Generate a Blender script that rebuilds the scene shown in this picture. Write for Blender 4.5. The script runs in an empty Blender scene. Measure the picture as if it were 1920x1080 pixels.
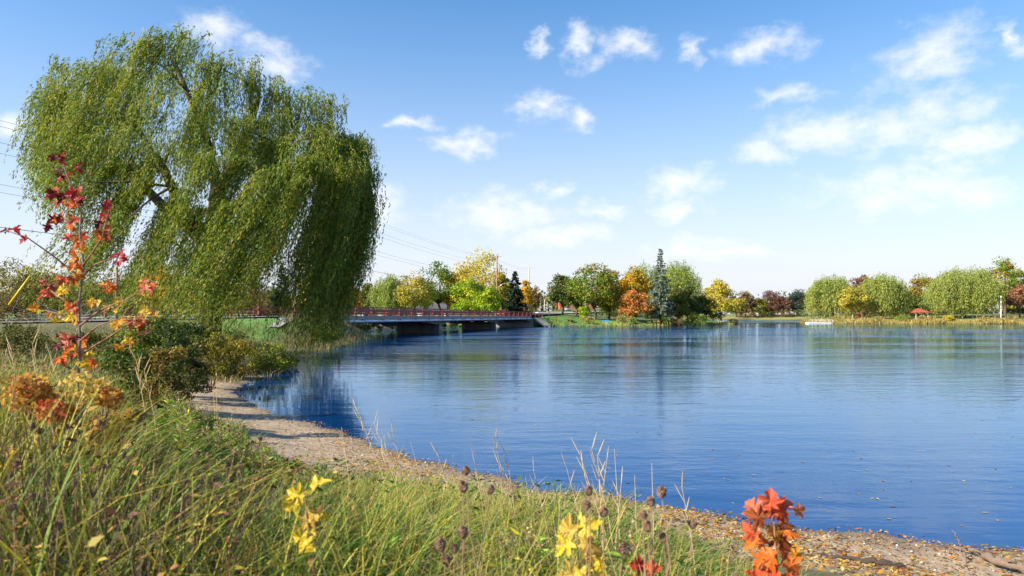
import bpy, math, random
import numpy as np
from mathutils import Vector
R = math.radians
rng = np.random.default_rng(7)
random.seed(7)
S = bpy.context.scene
COL = S.collection

# ------------------------------------------------------------------ camera, sky, sun, exposure
H = 2.70                      # eye height over the water (m)
F = 1280.0                    # focal length in photograph pixels (24 mm on 36 mm)
HZ = 593.0                    # horizon row in the photograph
cam = bpy.data.cameras.new('camera')
cam.lens = 24.0; cam.sensor_width = 36.0
cam.shift_y = 53.0 / 1920.0
cam.clip_start = 0.05; cam.clip_end = 6000
cam.dof.use_dof = True; cam.dof.focus_distance = 16.0; cam.dof.aperture_fstop = 4.0
camo = bpy.data.objects.new('camera', cam); COL.objects.link(camo)
camo.location = (0, 0, H); camo.rotation_euler = (R(90), 0, 0)
S.camera = camo

SUN_EL = R(32); SUN_AZ = R(247)          # azimuth clockwise from +Y: behind the camera, to the left
sd_ = Vector((math.sin(SUN_AZ) * math.cos(SUN_EL), math.cos(SUN_AZ) * math.cos(SUN_EL), math.sin(SUN_EL)))
sun = bpy.data.lights.new('sun', 'SUN'); sun.energy = 5.0; sun.angle = R(0.53); sun.color = (1.0, 0.93, 0.80)
suno = bpy.data.objects.new('sun', sun); COL.objects.link(suno)
suno.rotation_euler = (-sd_).to_track_quat('-Z', 'Y').to_euler()

S.view_settings.view_transform = 'Standard'; S.view_settings.look = 'None'
S.view_settings.exposure = 0.95; S.view_settings.gamma = 1.0; S.view_settings.use_curve_mapping = False
S.cycles.use_denoising = True
S.cycles.max_bounces = 6; S.cycles.diffuse_bounces = 2; S.cycles.glossy_bounces = 3
S.cycles.transmission_bounces = 3; S.cycles.transparent_max_bounces = 4
S.cycles.caustics_reflective = False; S.cycles.caustics_refractive = False
S.cycles.sample_clamp_indirect = 4.0

def az_el(px, py):
    a = math.atan((px - 960) / F)
    return a, math.atan((HZ - py) / F * math.cos(a))

def build_world():
    w = bpy.data.worlds.new('World'); S.world = w; w.use_nodes = True
    nt = w.node_tree; N = nt.nodes; L = nt.links; N.clear()
    def nd(t, **k):
        n = N.new(t)
        for a, b in k.items(): setattr(n, a, b)
        return n
    def math_(op, a, b=None, c=None, clamp=False):
        n = nd('ShaderNodeMath', operation=op, use_clamp=clamp)
        for i, v in enumerate((a, b, c)):
            if v is None: continue
            if isinstance(v, (int, float)): n.inputs[i].default_value = v
            else: L.new(v, n.inputs[i])
        return n.outputs[0]
    sky = nd('ShaderNodeTexSky', sky_type='NISHITA', sun_disc=False, sun_elevation=SUN_EL, sun_rotation=SUN_AZ,
             altitude=0, air_density=1.0, dust_density=0.25, ozone_density=4.0)
    hs = nd('ShaderNodeHueSaturation'); hs.inputs['Saturation'].default_value = 1.32
    L.new(sky.outputs[0], hs.inputs['Color'])
    gn = nd('ShaderNodeVectorMath', operation='MULTIPLY'); L.new(hs.outputs[0], gn.inputs[0]); gn.inputs[1].default_value = (1.66, 1.27, 1.16)
    tc = nd('ShaderNodeTexCoord'); sep = nd('ShaderNodeSeparateXYZ'); L.new(tc.outputs['Generated'], sep.inputs[0])
    az = math_('ARCTAN2', sep.outputs[0], sep.outputs[1]); el = math_('ARCSINE', sep.outputs[2])
    cmb = nd('ShaderNodeCombineXYZ'); L.new(az, cmb.inputs[0]); L.new(el, cmb.inputs[1])
    # pale haze towards the horizon, the same all the way round
    hz_ = math_('POWER', 2.71828, math_('MULTIPLY', math_('POWER', math_('MULTIPLY', math_('MAXIMUM', el, 0.0), 1 / .25), 1.5), -1.0))
    hm = nd('ShaderNodeMixRGB'); L.new(hz_, hm.inputs[0]); L.new(gn.outputs[0], hm.inputs[1]); hm.inputs[2].default_value = (4.35, 4.55, 5.0, 1)
    # ragged outlines: warp the direction with noise
    n1 = nd('ShaderNodeTexNoise'); n1.inputs['Scale'].default_value = 9; n1.inputs['Detail'].default_value = 8; n1.inputs['Roughness'].default_value = .62
    mp = nd('ShaderNodeMapping'); mp.inputs['Scale'].default_value = (1.0, 1.5, 1)
    L.new(cmb.outputs[0], mp.inputs[0]); L.new(mp.outputs[0], n1.inputs['Vector'])
    wv = nd('ShaderNodeVectorMath', operation='MULTIPLY_ADD')
    L.new(n1.outputs['Color'], wv.inputs[0]); wv.inputs[1].default_value = (.16, .085, 0); wv.inputs[2].default_value = (-.08, -.0425, 0)
    ad = nd('ShaderNodeVectorMath', operation='ADD'); L.new(cmb.outputs[0], ad.inputs[0]); L.new(wv.outputs[0], ad.inputs[1])
    clouds = [(1180, 80, 50, 18), (1010, 75, 20, 18), (1450, 85, 60, 20), (1745, 105, 78, 38), (1900, 70, 20, 22), (1480, 185, 56, 14),
              (1010, 205, 48, 22), (1075, 228, 30, 18), (1560, 250, 100, 26), (1700, 238, 110, 38), (1810, 264, 70, 22), (1430, 275, 50, 27),
              (1680, 345, 130, 28), (1820, 352, 95, 22), (1810, 305, 50, 18), (1270, 343, 60, 22), (1278, 390, 42, 17), (1130, 388, 40, 14),
              (1030, 352, 28, 13), (940, 405, 100, 30), (1040, 440, 70, 20), (700, 380, 60, 36), (780, 225, 36, 12), (870, 262, 60, 15), (410, 70, 55, 28),
              (500, 115, 60, 22), (1290, 465, 70, 16), (1360, 480, 70, 10), (10, 225, 34, 20), (1305, 85, 20, 20), (1090, 95, 30, 20)]
    items = []
    for px, py, rx, ry in clouds:
        a, e = az_el(px, py)
        items.append((a, e, rx / F * math.cos(a), ry / F))
    rr = random.Random(3)
    for i in range(34):                                  # the same kind of cloud goes on round the whole sky
        a = rr.uniform(.8, 2 * math.pi - .8); a = a - 2 * math.pi if a > math.pi else a
        e = rr.uniform(.05, .9); k = rr.uniform(.6, 1.4)
        items.append((a, e, .06 * k / math.cos(e), .028 * k))
    for a, e, rx, ry in [(-.3, .72, .07, .03), (.25, .66, .09, .035), (.6, .8, .1, .04), (0.05, .95, .12, .05), (-.6, .62, .08, .03)]:
        items.append((a, e, rx, ry))
    cur = None
    for a, e, rx, ry in items:
        ma = nd('ShaderNodeVectorMath', operation='MULTIPLY_ADD')
        L.new(ad.outputs[0], ma.inputs[0]); ma.inputs[1].default_value = (1 / (rx * 1.15), 1 / (ry * 1.25), 0); ma.inputs[2].default_value = (-a / (rx * 1.15), -e / (ry * 1.25), 0)
        ln = nd('ShaderNodeVectorMath', operation='LENGTH'); L.new(ma.outputs[0], ln.inputs[0])
        cur = ln.outputs['Value'] if cur is None else math_('MINIMUM', cur, ln.outputs['Value'])
    n2 = nd('ShaderNodeTexNoise'); n2.inputs['Scale'].default_value = 24; n2.inputs['Detail'].default_value = 9; n2.inputs['Roughness'].default_value = .6
    L.new(mp.outputs[0], n2.inputs['Vector'])
    dens = math_('MULTIPLY_ADD', math_('SUBTRACT', n2.outputs['Fac'], .5), 2.3, math_('SUBTRACT', 1.0, cur))
    mr = nd('ShaderNodeMapRange', interpolation_type='SMOOTHSTEP'); L.new(dens, mr.inputs[0])
    mr.inputs[1].default_value = -.38; mr.inputs[2].default_value = 1.35; mr.inputs[3].default_value = 0; mr.inputs[4].default_value = .84
    mix = nd('ShaderNodeMixRGB'); L.new(mr.outputs[0], mix.inputs[0]); L.new(hm.outputs[0], mix.inputs[1])
    mix.inputs[2].default_value = (5.8, 5.8, 5.9, 1)
    bg = nd('ShaderNodeBackground'); bg.inputs[1].default_value = 0.10; L.new(mix.outputs[0], bg.inputs[0])
    out = nd('ShaderNodeOutputWorld'); L.new(bg.outputs[0], out.inputs[0])
    w.cycles.sampling_method = 'MANUAL'; w.cycles.sample_map_resolution = 512
build_world()

# ------------------------------------------------------------------ helpers
def at(px, py, d):
    return np.array([(px - 960) / F * d, d, H - (py - HZ) / F * d])

def srgb(r, g, b, k=1.0):
    def f(c):
        c /= 255.0
        return k * (c / 12.92 if c <= .04045 else ((c + .055) / 1.055) ** 2.4)
    return np.array([f(r), f(g), f(b)])

def new_mat(name):
    m = bpy.data.materials.new(name); m.use_nodes = True; m.node_tree.nodes.clear()
    return m, m.node_tree.nodes, m.node_tree.links

def principled(name, color, rough=.7, noise=0.0, scale=8.0, spec=.5, metal=0.0, bump=0.0, stretch=(1, 1, 1), attr=None):
    m, N, L = new_mat(name)
    b = N.new('ShaderNodeBsdfPrincipled'); o = N.new('ShaderNodeOutputMaterial'); L.new(b.outputs[0], o.inputs[0])
    b.inputs['Roughness'].default_value = rough; b.inputs['Metallic'].default_value = metal
    b.inputs['Specular IOR Level'].default_value = spec
    src = None
    if attr:
        a = N.new('ShaderNodeAttribute'); a.attribute_name = attr; src = a.outputs['Color']
    if noise or bump:
        tc = N.new('ShaderNodeTexCoord'); mp = N.new('ShaderNodeMapping'); mp.inputs['Scale'].default_value = stretch
        t = N.new('ShaderNodeTexNoise'); t.inputs['Scale'].default_value = scale; t.inputs['Detail'].default_value = 6; t.inputs['Roughness'].default_value = .65
        L.new(tc.outputs['Object'], mp.inputs[0]); L.new(mp.outputs[0], t.inputs['Vector'])
        mr = N.new('ShaderNodeMapRange'); mr.inputs[1].default_value = .25; mr.inputs[2].default_value = .75
        mr.inputs[3].default_value = 1 - noise; mr.inputs[4].default_value = 1 + noise; L.new(t.outputs['Fac'], mr.inputs[0])
        mx = N.new('ShaderNodeVectorMath'); mx.operation = 'MULTIPLY'
        if src: L.new(src, mx.inputs[0])
        else: mx.inputs[0].default_value = tuple(color[:3])
        L.new(mr.outputs[0], mx.inputs[1]); L.new(mx.outputs[0], b.inputs['Base Color'])
        if bump:
            bm = N.new('ShaderNodeBump'); bm.inputs['Strength'].default_value = bump; bm.inputs['Distance'].default_value = .05
            L.new(t.outputs['Fac'], bm.inputs['Height']); L.new(bm.outputs[0], b.inputs['Normal'])
    elif src: L.new(src, b.inputs['Base Color'])
    else: b.inputs['Base Color'].default_value = (*color[:3], 1)
    return m

def leaf_mat(name, trans=.35, rough=.55, spec=.25, color=None):
    m, N, L = new_mat(name)
    b = N.new('ShaderNodeBsdfPrincipled'); b.inputs['Roughness'].default_value = rough; b.inputs['Specular IOR Level'].default_value = spec
    t = N.new('ShaderNodeBsdfTranslucent'); mx = N.new('ShaderNodeMixShader'); mx.inputs[0].default_value = trans
    o = N.new('ShaderNodeOutputMaterial')
    if color is None:
        a = N.new('ShaderNodeAttribute'); a.attribute_name = 'tint'
        L.new(a.outputs['Color'], b.inputs['Base Color']); L.new(a.outputs['Color'], t.inputs['Color'])
    else:
        tc = N.new('ShaderNodeTexCoord'); ns = N.new('ShaderNodeTexNoise'); ns.inputs['Scale'].default_value = 30; ns.inputs['Detail'].default_value = 3
        L.new(tc.outputs['Object'], ns.inputs['Vector'])
        cr = N.new('ShaderNodeMixRGB'); cr.inputs[1].default_value = (*(np.array(color) * .62), 1)
        c2 = np.clip(np.array(color) * np.array([1.2, 1.35, 1.2]), 0, .9); cr.inputs[2].default_value = (*c2, 1)
        rp = N.new('ShaderNodeMapRange'); rp.inputs[1].default_value = .32; rp.inputs[2].default_value = .68; L.new(ns.outputs['Fac'], rp.inputs[0])
        L.new(rp.outputs[0], cr.inputs[0])
        def mt(op, a, b_=0.0):
            n = N.new('ShaderNodeMath'); n.operation = op
            for i, v in enumerate((a, b_)):
                if isinstance(v, (int, float)): n.inputs[i].default_value = v
                else: L.new(v, n.inputs[i])
            return n.outputs[0]
        sp = N.new('ShaderNodeSeparateXYZ'); L.new(tc.outputs['Object'], sp.inputs[0]); ax = mt('ABSOLUTE', sp.outputs[0])
        side = mt('ABSOLUTE', mt('SUBTRACT', mt('MULTIPLY', ax, .55), mt('MULTIPLY', mt('SUBTRACT', sp.outputs[1], .02), .83)))
        vein = mt('LESS_THAN', mt('MINIMUM', ax, side), .013)
        vc = N.new('ShaderNodeMixRGB'); L.new(mt('MULTIPLY', vein, .55), vc.inputs[0]); L.new(cr.outputs[0], vc.inputs[1]); vc.inputs[2].default_value = (*np.clip(np.array(color) * 1.1 + np.array([.10, .10, .04]), 0, .9), 1)
        sn = N.new('ShaderNodeTexNoise'); sn.inputs['Scale'].default_value = 7; sn.inputs['Detail'].default_value = 5; L.new(tc.outputs['Object'], sn.inputs['Vector'])
        bl = N.new('ShaderNodeMixRGB'); L.new(mt('MULTIPLY', mt('GREATER_THAN', sn.outputs['Fac'], .62), .6), bl.inputs[0]); L.new(vc.outputs[0], bl.inputs[1]); bl.inputs[2].default_value = (.09, .045, .02, 1)
        L.new(bl.outputs[0], b.inputs['Base Color']); L.new(bl.outputs[0], t.inputs['Color'])
    L.new(b.outputs[0], mx.inputs[1]); L.new(t.outputs[0], mx.inputs[2]); L.new(mx.outputs[0], o.inputs[0])
    return m

M = {}
M['leaf'] = leaf_mat('leaf', .40)
M['willow_leaf'] = leaf_mat('willow_leaf', .38)
M['grass'] = leaf_mat('grass_blade', .28, .6)
M['bark'] = principled('bark', srgb(92, 76, 62), .9, .35, 6, bump=.6, stretch=(3, 3, .6))
M['pale_bark'] = principled('pale_bark', srgb(150, 138, 124), .9, .3, 6, bump=.4, stretch=(3, 3, .6))
M['twig'] = principled('twig', srgb(140, 100, 78), .8, .3, 20)
M['stem'] = principled('stem', srgb(122, 112, 104), .75, .3, 30)
M['concrete'] = principled('concrete', srgb(150, 146, 138), .85, .22, 1.3, bump=.2)
M['dark_concrete'] = principled('stained_shaded_concrete', srgb(108, 104, 98), .9, .35, .8, bump=.3, stretch=(1, 1, .4))  # streaks are stains; base toned down for shade under the deck
M['pale_concrete'] = principled('pale_concrete', srgb(205, 202, 195), .85, .12, 1.3, bump=.2)
M['pipe'] = principled('pipe_metal', srgb(196, 202, 210), .35, .08, 3, metal=.35)
M['red_paint'] = principled('red_paint', srgb(136, 48, 44), .55, .18, 4)
M['asphalt'] = principled('asphalt', srgb(112, 110, 108), .9, .2, 1.5, bump=.15)
M['wood_pole'] = principled('wood_pole', srgb(150, 120, 98), .9, .25, 5, stretch=(4, 4, .4))
M['pale_pole'] = principled('pale_pole', srgb(196, 182, 164), .9, .2, 5, stretch=(4, 4, .4))
M['wire'] = principled('wire', (.05, .055, .06), .6)
M['metal'] = principled('galvanised', srgb(176, 180, 184), .4, .1, 4, metal=.6)
M['yellow'] = principled('yellow_plastic', srgb(226, 186, 44), .5)
M['white'] = principled('white_paint', srgb(228, 226, 220), .6, .05, 2)
M['shingle'] = principled('shingle', srgb(84, 82, 88), .9, .2, 3)
M['rust_shingle'] = principled('rust_shingle', srgb(168, 82, 62), .85, .2, 2)
M['brick'] = principled('brick', srgb(168, 92, 70), .9, .2, 4)
M['glass'] = principled('glass', (.02, .025, .03), .08, spec=.8)
M['rubber'] = principled('rubber', (.02, .02, .02), .8)
M['rim'] = principled('rim_metal', (.5, .5, .5), .3, metal=.8)
M['lamp'] = principled('lamp_lens', (.8, .78, .7), .2)
M['blue_bench'] = principled('blue_bench', srgb(76, 148, 186), .6)
M['driftwood'] = principled('driftwood', srgb(128, 108, 92), .9, .3, 10, bump=.5, stretch=(1, 6, 6))
M['dark_driftwood'] = principled('dark_driftwood', srgb(70, 58, 50), .9, .3, 10, bump=.5, stretch=(1, 6, 6))
M['head'] = principled('seed_head', srgb(158, 124, 98), .95, .45, 9, bump=.6)
M['dry_stem'] = principled('dry_stem', srgb(150, 118, 90), .85, .25, 25)
M['straw'] = principled('straw', srgb(212, 182, 128), .8, .2, 25)

def tag(o, label=None, cat=None, group=None, kind=None):
    if label: o['label'] = label
    if cat: o['category'] = cat
    if group: o['group'] = group
    if kind: o['kind'] = kind
    return o

def empty(name, loc, label, cat, group=None, rz=0):
    o = bpy.data.objects.new(name, None); COL.objects.link(o); o.empty_display_size = .2
    o.location = tuple(loc); o.rotation_euler = (0, 0, rz)
    return tag(o, label, cat, group)

def mesh_np(name, V, Fq, mats, tint=None, smooth=False, dom='FACE', midx=None):
    """V (n,3); Fq (m,k) faces all with k corners."""
    me = bpy.data.meshes.new(name)
    V = np.asarray(V, np.float32); Fq = np.asarray(Fq, np.int32); k = Fq.shape[1]
    me.vertices.add(len(V)); me.vertices.foreach_set('co', V.ravel())
    me.loops.add(Fq.size); me.loops.foreach_set('vertex_index', Fq.ravel())
    me.polygons.add(len(Fq)); me.polygons.foreach_set('loop_start', np.arange(0, Fq.size, k, dtype=np.int32))
    if smooth: me.polygons.foreach_set('use_smooth', np.ones(len(Fq), bool))
    for m in (mats if isinstance(mats, (list, tuple)) else [mats]): me.materials.append(m)
    if midx is not None: me.polygons.foreach_set('material_index', np.asarray(midx, np.int32))
    if tint is not None:
        a = me.attributes.new('tint', 'FLOAT_COLOR', dom)
        t = np.ones((len(tint), 4), np.float32); t[:, :3] = tint
        a.data.foreach_set('color', t.ravel())
    me.update(calc_edges=True)
    return me

def link(name, me, parent=None, loc=None):
    o = bpy.data.objects.new(name, me); COL.objects.link(o)
    if parent is not None: o.parent = parent
    if loc is not None: o.location = tuple(loc)
    return o

class MB:
    """collects hard-surface pieces of one part"""
    def __init__(s): s.v = []; s.f = []
    def add(s, v, f):
        n = len(s.v); s.v += [tuple(map(float, p)) for p in v]; s.f += [tuple(i + n for i in q) for q in f]; return s
    def box(s, c, size, rz=0.0, ax=None):
        x, y, z = [q / 2 for q in size]
        P = [(-x, -y, -z), (x, -y, -z), (x, y, -z), (-x, y, -z), (-x, -y, z), (x, -y, z), (x, y, z), (-x, y, z)]
        ca, sa = math.cos(rz), math.sin(rz)
        P = [(c[0] + p[0] * ca - p[1] * sa, c[1] + p[0] * sa + p[1] * ca, c[2] + p[2]) for p in P]
        return s.add(P, [(0, 3, 2, 1), (4, 5, 6, 7), (0, 1, 5, 4), (1, 2, 6, 5), (2, 3, 7, 6), (3, 0, 4, 7)])
    def beam(s, a, b, w, h):
        """box along a->b, w sideways, h upward"""
        a = Vector(a); b = Vector(b); t = (b - a).normalized(); u = Vector((0, 0, 1)); sd = t.cross(u)
        if sd.length < 1e-4: sd = Vector((1, 0, 0))
        sd.normalize(); u = sd.cross(t)
        P = [e + sd * (i * w / 2) + u * (j * h / 2) for e in (a, b) for i, j in ((-1, -1), (1, -1), (1, 1), (-1, 1))]
        return s.add(P, [(0, 1, 2, 3), (7, 6, 5, 4), (0, 4, 5, 1), (1, 5, 6, 2), (2, 6, 7, 3), (3, 7, 4, 0)])
    def tube(s, pts, rad, n=8):
        pts = [Vector(p) for p in pts]
        if not hasattr(rad, '__len__'): rad = [rad] * len(pts)
        V = []; Fc = []; prev = None
        for i, p in enumerate(pts):
            t = (pts[min(i + 1, len(pts) - 1)] - pts[max(i - 1, 0)]).normalized()
            a = prev if prev is not None else (Vector((1, 0, 0)) if abs(t.x) < .8 else Vector((0, 1, 0)))
            a = (a - t * a.dot(t)).normalized(); b = t.cross(a); prev = a
            for k in range(n):
                q = 2 * math.pi * k / n
                V.append(p + a * (rad[i] * math.cos(q)) + b * (rad[i] * math.sin(q)))
        for i in range(len(pts) - 1):
            for k in range(n):
                Fc.append((i * n + k, i * n + (k + 1) % n, (i + 1) * n + (k + 1) % n, (i + 1) * n + k))
        Fc.append(tuple(range(n - 1, -1, -1))); Fc.append(tuple((len(pts) - 1) * n + k for k in range(n)))
        return s.add(V, Fc)
    def prism(s, poly, a, b):
        """poly = list of (u,v) in the plane spanned by a,b ... extruded: a, b functions giving the two end 3d points"""
        n = len(poly); V = [a(p) for p in poly] + [b(p) for p in poly]
        Fc = [tuple(range(n - 1, -1, -1)), tuple(range(n, 2 * n))] + [(i, (i + 1) % n, n + (i + 1) % n, n + i) for i in range(n)]
        return s.add(V, Fc)
    def mesh(s, name, mat, smooth=False):
        me = bpy.data.meshes.new(name); me.from_pydata(s.v, [], s.f); me.materials.append(mat)
        if smooth: me.polygons.foreach_set('use_smooth', np.ones(len(s.f), bool))
        me.update(); return me
    def build(s, name, mat, parent=None, smooth=False, loc=None):
        return link(name, s.mesh(name, mat, smooth), parent, loc)

def unit(a):
    return a / np.maximum(np.linalg.norm(a, axis=-1, keepdims=True), 1e-9)

def pick(pal, n, g=rng, var=.22):
    """pal: list of (weight, rgb-linear)"""
    w = np.array([p[0] for p in pal], float); w /= w.sum()
    c = np.array([p[1] for p in pal])[g.choice(len(pal), n, p=w)]
    return np.clip(c * (1 + g.normal(0, var, (n, 1))) * (1 + g.normal(0, .06, (n, 3))), .004, .85)

def leaf_mesh(name, C, T, Nn, Ln, W, tint, mat):
    """pointed, slightly folded leaf quads: base C, axis T, facing Nn"""
    T = unit(T); Sd = unit(np.cross(T, Nn)); Ln = np.asarray(Ln)[:, None]; W = np.asarray(W)[:, None]
    up = unit(np.cross(Sd, T))
    a = C; m = C + T * Ln * .45 + up * Ln * .06; c = C + T * Ln
    V = np.stack([a, m + Sd * W * .5, c, m - Sd * W * .5], 1).reshape(-1, 3)
    n = len(C); Fq = np.arange(4 * n).reshape(n, 4)
    return mesh_np(name, V, Fq, mat, tint)

# ------------------------------------------------------------------ land and water
LAKE = np.array([(700, -160), (400, -60), (120, -6), (40, 4.5), (14, 7.2), (9.5, 7.6), (7.4, 8.25), (6.0, 8.15), (4.85, 8.5), (3.8, 9.1), (2.6, 9.85),
                 (1.76, 10.3), (.6, 10.9), (-.1, 12), (-1.1, 12.85), (-2.45, 14.3), (-3.95, 16.3), (-5.8, 18.5), (-7.9, 21.8), (-9.5, 24.3),
                 (-10.5, 28.3), (-11.3, 33), (-11.9, 37.6), (-13.2, 46), (-15.0, 58), (-15.9, 70), (-15.7, 81), (-18.5, 85.5), (-30, 88.5), (-38.5, 93),
                 (-30, 130), (-19, 170), (-16, 178), (-8, 179), (4, 177), (11, 181), (14.5, 186), (28, 190), (41, 196), (54, 205), (66, 218), (79, 236),
                 (82, 262), (70, 330), (78, 420), (95, 545), (160, 560), (232, 540), (200, 400), (140, 300), (116, 275), (112, 262), (119, 250),
                 (133, 246), (150, 243), (167, 240), (179, 238), (232, 225), (420, 180), (700, 160)], float)

def lake_sd(x, y):
    """distance to the shore, positive on land"""
    x = np.asarray(x, float); y = np.asarray(y, float)
    best = np.full(x.shape, 1e9); ins = np.zeros(x.shape, bool)
    n = len(LAKE)
    for i in range(n):
        ax, ay = LAKE[i]; bx, by = LAKE[(i + 1) % n]
        dx, dy = bx - ax, by - ay
        t = np.clip(((x - ax) * dx + (y - ay) * dy) / (dx * dx + dy * dy), 0, 1)
        best = np.minimum(best, np.hypot(x - ax - t * dx, y - ay - t * dy))
        c = ((ay > y) != (by > y))
        with np.errstate(divide='ignore', invalid='ignore'):
            xi = ax + (y - ay) / (by - ay if by != ay else 1e-9) * dx
        ins ^= c & (x < xi)
    s = np.where(ins, -best, best)
    near = np.exp(-(np.hypot(x, y - 8) / 40) ** 2)
    return s + near * (.13 * np.sin(2.3 * x + 1.1 * y) + .10 * np.sin(3.9 * y - 1.7 * x + 1) + .06 * np.sin(7.1 * x + 5.3 * y)) 

U = np.array([.249, .9685]); NL = np.array([-.9685, .249])       # along the bridge, and to its left
BA = np.array([-19.7, 78.0]); BL = 99.0; BW = 10.6
DECK = 2.70
ROAD = np.array([(-260, 20, 2.1), (-110, 36, 2.0), (-70, 43, 2.0), (-48, 51, 2.05), (-36, 60.5, 2.35), (-29, 70, 2.62),
                 (*(BA + NL * 5.3), 2.70), (*(BA + NL * 5.3 + U * BL), 2.70), (*(BA + NL * 5.3 + U * 125), 2.9), (*(BA + NL * 5.3 + U * 190), 4.0), (*(BA + NL * 5.3 + U * 330), 6.5), (*(BA + NL * 5.3 + U * 700), 9.0)])

def road_near(x, y):
    best = np.full(np.shape(x), 1e9); zz = np.zeros(np.shape(x))
    for i in range(len(ROAD) - 1):
        a, b = ROAD[i], ROAD[i + 1]; dx, dy = b[0] - a[0], b[1] - a[1]
        t = np.clip(((x - a[0]) * dx + (y - a[1]) * dy) / (dx * dx + dy * dy), 0, 1)
        d = np.hypot(x - a[0] - t * dx, y - a[1] - t * dy); m = d < best
        best = np.where(m, d, best); zz = np.where(m, a[2] + t * (b[2] - a[2]), zz)
    return best, zz

def smooth(a, b, x):
    t = np.clip((x - a) / (b - a), 0, 1); return t * t * (3 - 2 * t)

def ground_z(x, y, full=False):
    x = np.asarray(x, float); y = np.asarray(y, float)
    s = lake_sd(x, y)
    z = np.interp(s, [-40, -6, -2, 0, 1.5, 2.6, 5, 9, 20, 60, 200], [-3, -1.2, -.45, -.03, .09, .24, .75, 1.25, 1.5, 1.9, 3.0])
    z = z + np.where(s > 3, 1, 0) * smooth(3, 7, s) * (.06 * np.sin(1.3 * x + .7 * y) + .05 * np.sin(2.1 * y - .9 * x))
    z = z + .62 * smooth(.2, 3.6, -x) * (1 - smooth(7, 17, y)) * smooth(3.6, 7, s)
    rd, rz = road_near(x, y)
    # the road's bank falls off gently; no bank over the water
    k = (1 - smooth(5.5, 17, rd)) * smooth(.0, 5.0, s)
    z = z * (1 - k) + (rz - .12) * k
    far = smooth(200, 330, y) * smooth(2, 60, s) * 2.0
    z = z + far
    return (z, s, rd) if full else z

def build_ground():
    n = 310; a = 4.0
    sx = np.linspace(-math.asinh(2200 / a), math.asinh(2200 / a), n); x = a * np.sinh(sx)
    sy = np.linspace(-math.asinh(160 / a), math.asinh(2600 / a), n); y = a * np.sinh(sy) + 9
    X, Y = np.meshgrid(x, y); z, s, rd = ground_z(X, Y, True)
    V = np.stack([X, Y, z], -1).reshape(-1, 3)
    i = np.arange(n * n).reshape(n, n); Fq = np.stack([i[:-1, :-1], i[:-1, 1:], i[1:, 1:], i[1:, :-1]], -1).reshape(-1, 4)
    sand = srgb(164, 142, 116); wet = srgb(96, 82, 68); soil = srgb(96, 92, 52); lawn = srgb(96, 134, 44); bed = srgb(60, 66, 58)
    s1 = s.ravel(); yy = Y.ravel(); xx = X.ravel()
    c = np.tile(soil, (n * n, 1))
    def mixc(c, col, k): return c * (1 - k[:, None]) + col * k[:, None]
    lw = smooth(44, 52, yy) * smooth(3, 6, s1) * smooth(-29, -24, xx); c = mixc(c, lawn, np.maximum(lw, smooth(150, 170, yy)))
    c = mixc(c, srgb(150, 138, 66), smooth(92, 100, xx) * smooth(150, 170, yy)); c = mixc(c, srgb(104, 104, 50), smooth(200, 225, yy) * smooth(14, 26, s1) * .8)
    beach = (1 - smooth(2.5, 3.2, s1)) * (1 - smooth(28, 33, yy)); c = mixc(c, sand, beach)
    c = mixc(c, wet, (1 - smooth(.15, .95, s1)) * (1 - smooth(60, 80, yy)))
    c = mixc(c, bed, 1 - smooth(-.8, -.05, s1))
    un = (xx - BA[0]) * NL[0] + (yy - BA[1]) * NL[1]; uu = (xx - BA[0]) * U[0] + (yy - BA[1]) * U[1]
    c = mixc(c, srgb(70, 62, 44), smooth(9, 12, un) * (1 - smooth(60, 70, un)) * smooth(-3, 3, uu) * (1 - smooth(96, 104, uu)))  # upstream bank coloured darker so the view under the bridge reads as shade
    m = principled('ground', (1, 1, 1), .95, .42, 4.5, bump=.8, attr='tint')
    o = link('ground', mesh_np('ground', V, Fq, m, c, True, 'POINT')); o['kind'] = 'structure'
build_ground()

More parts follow.
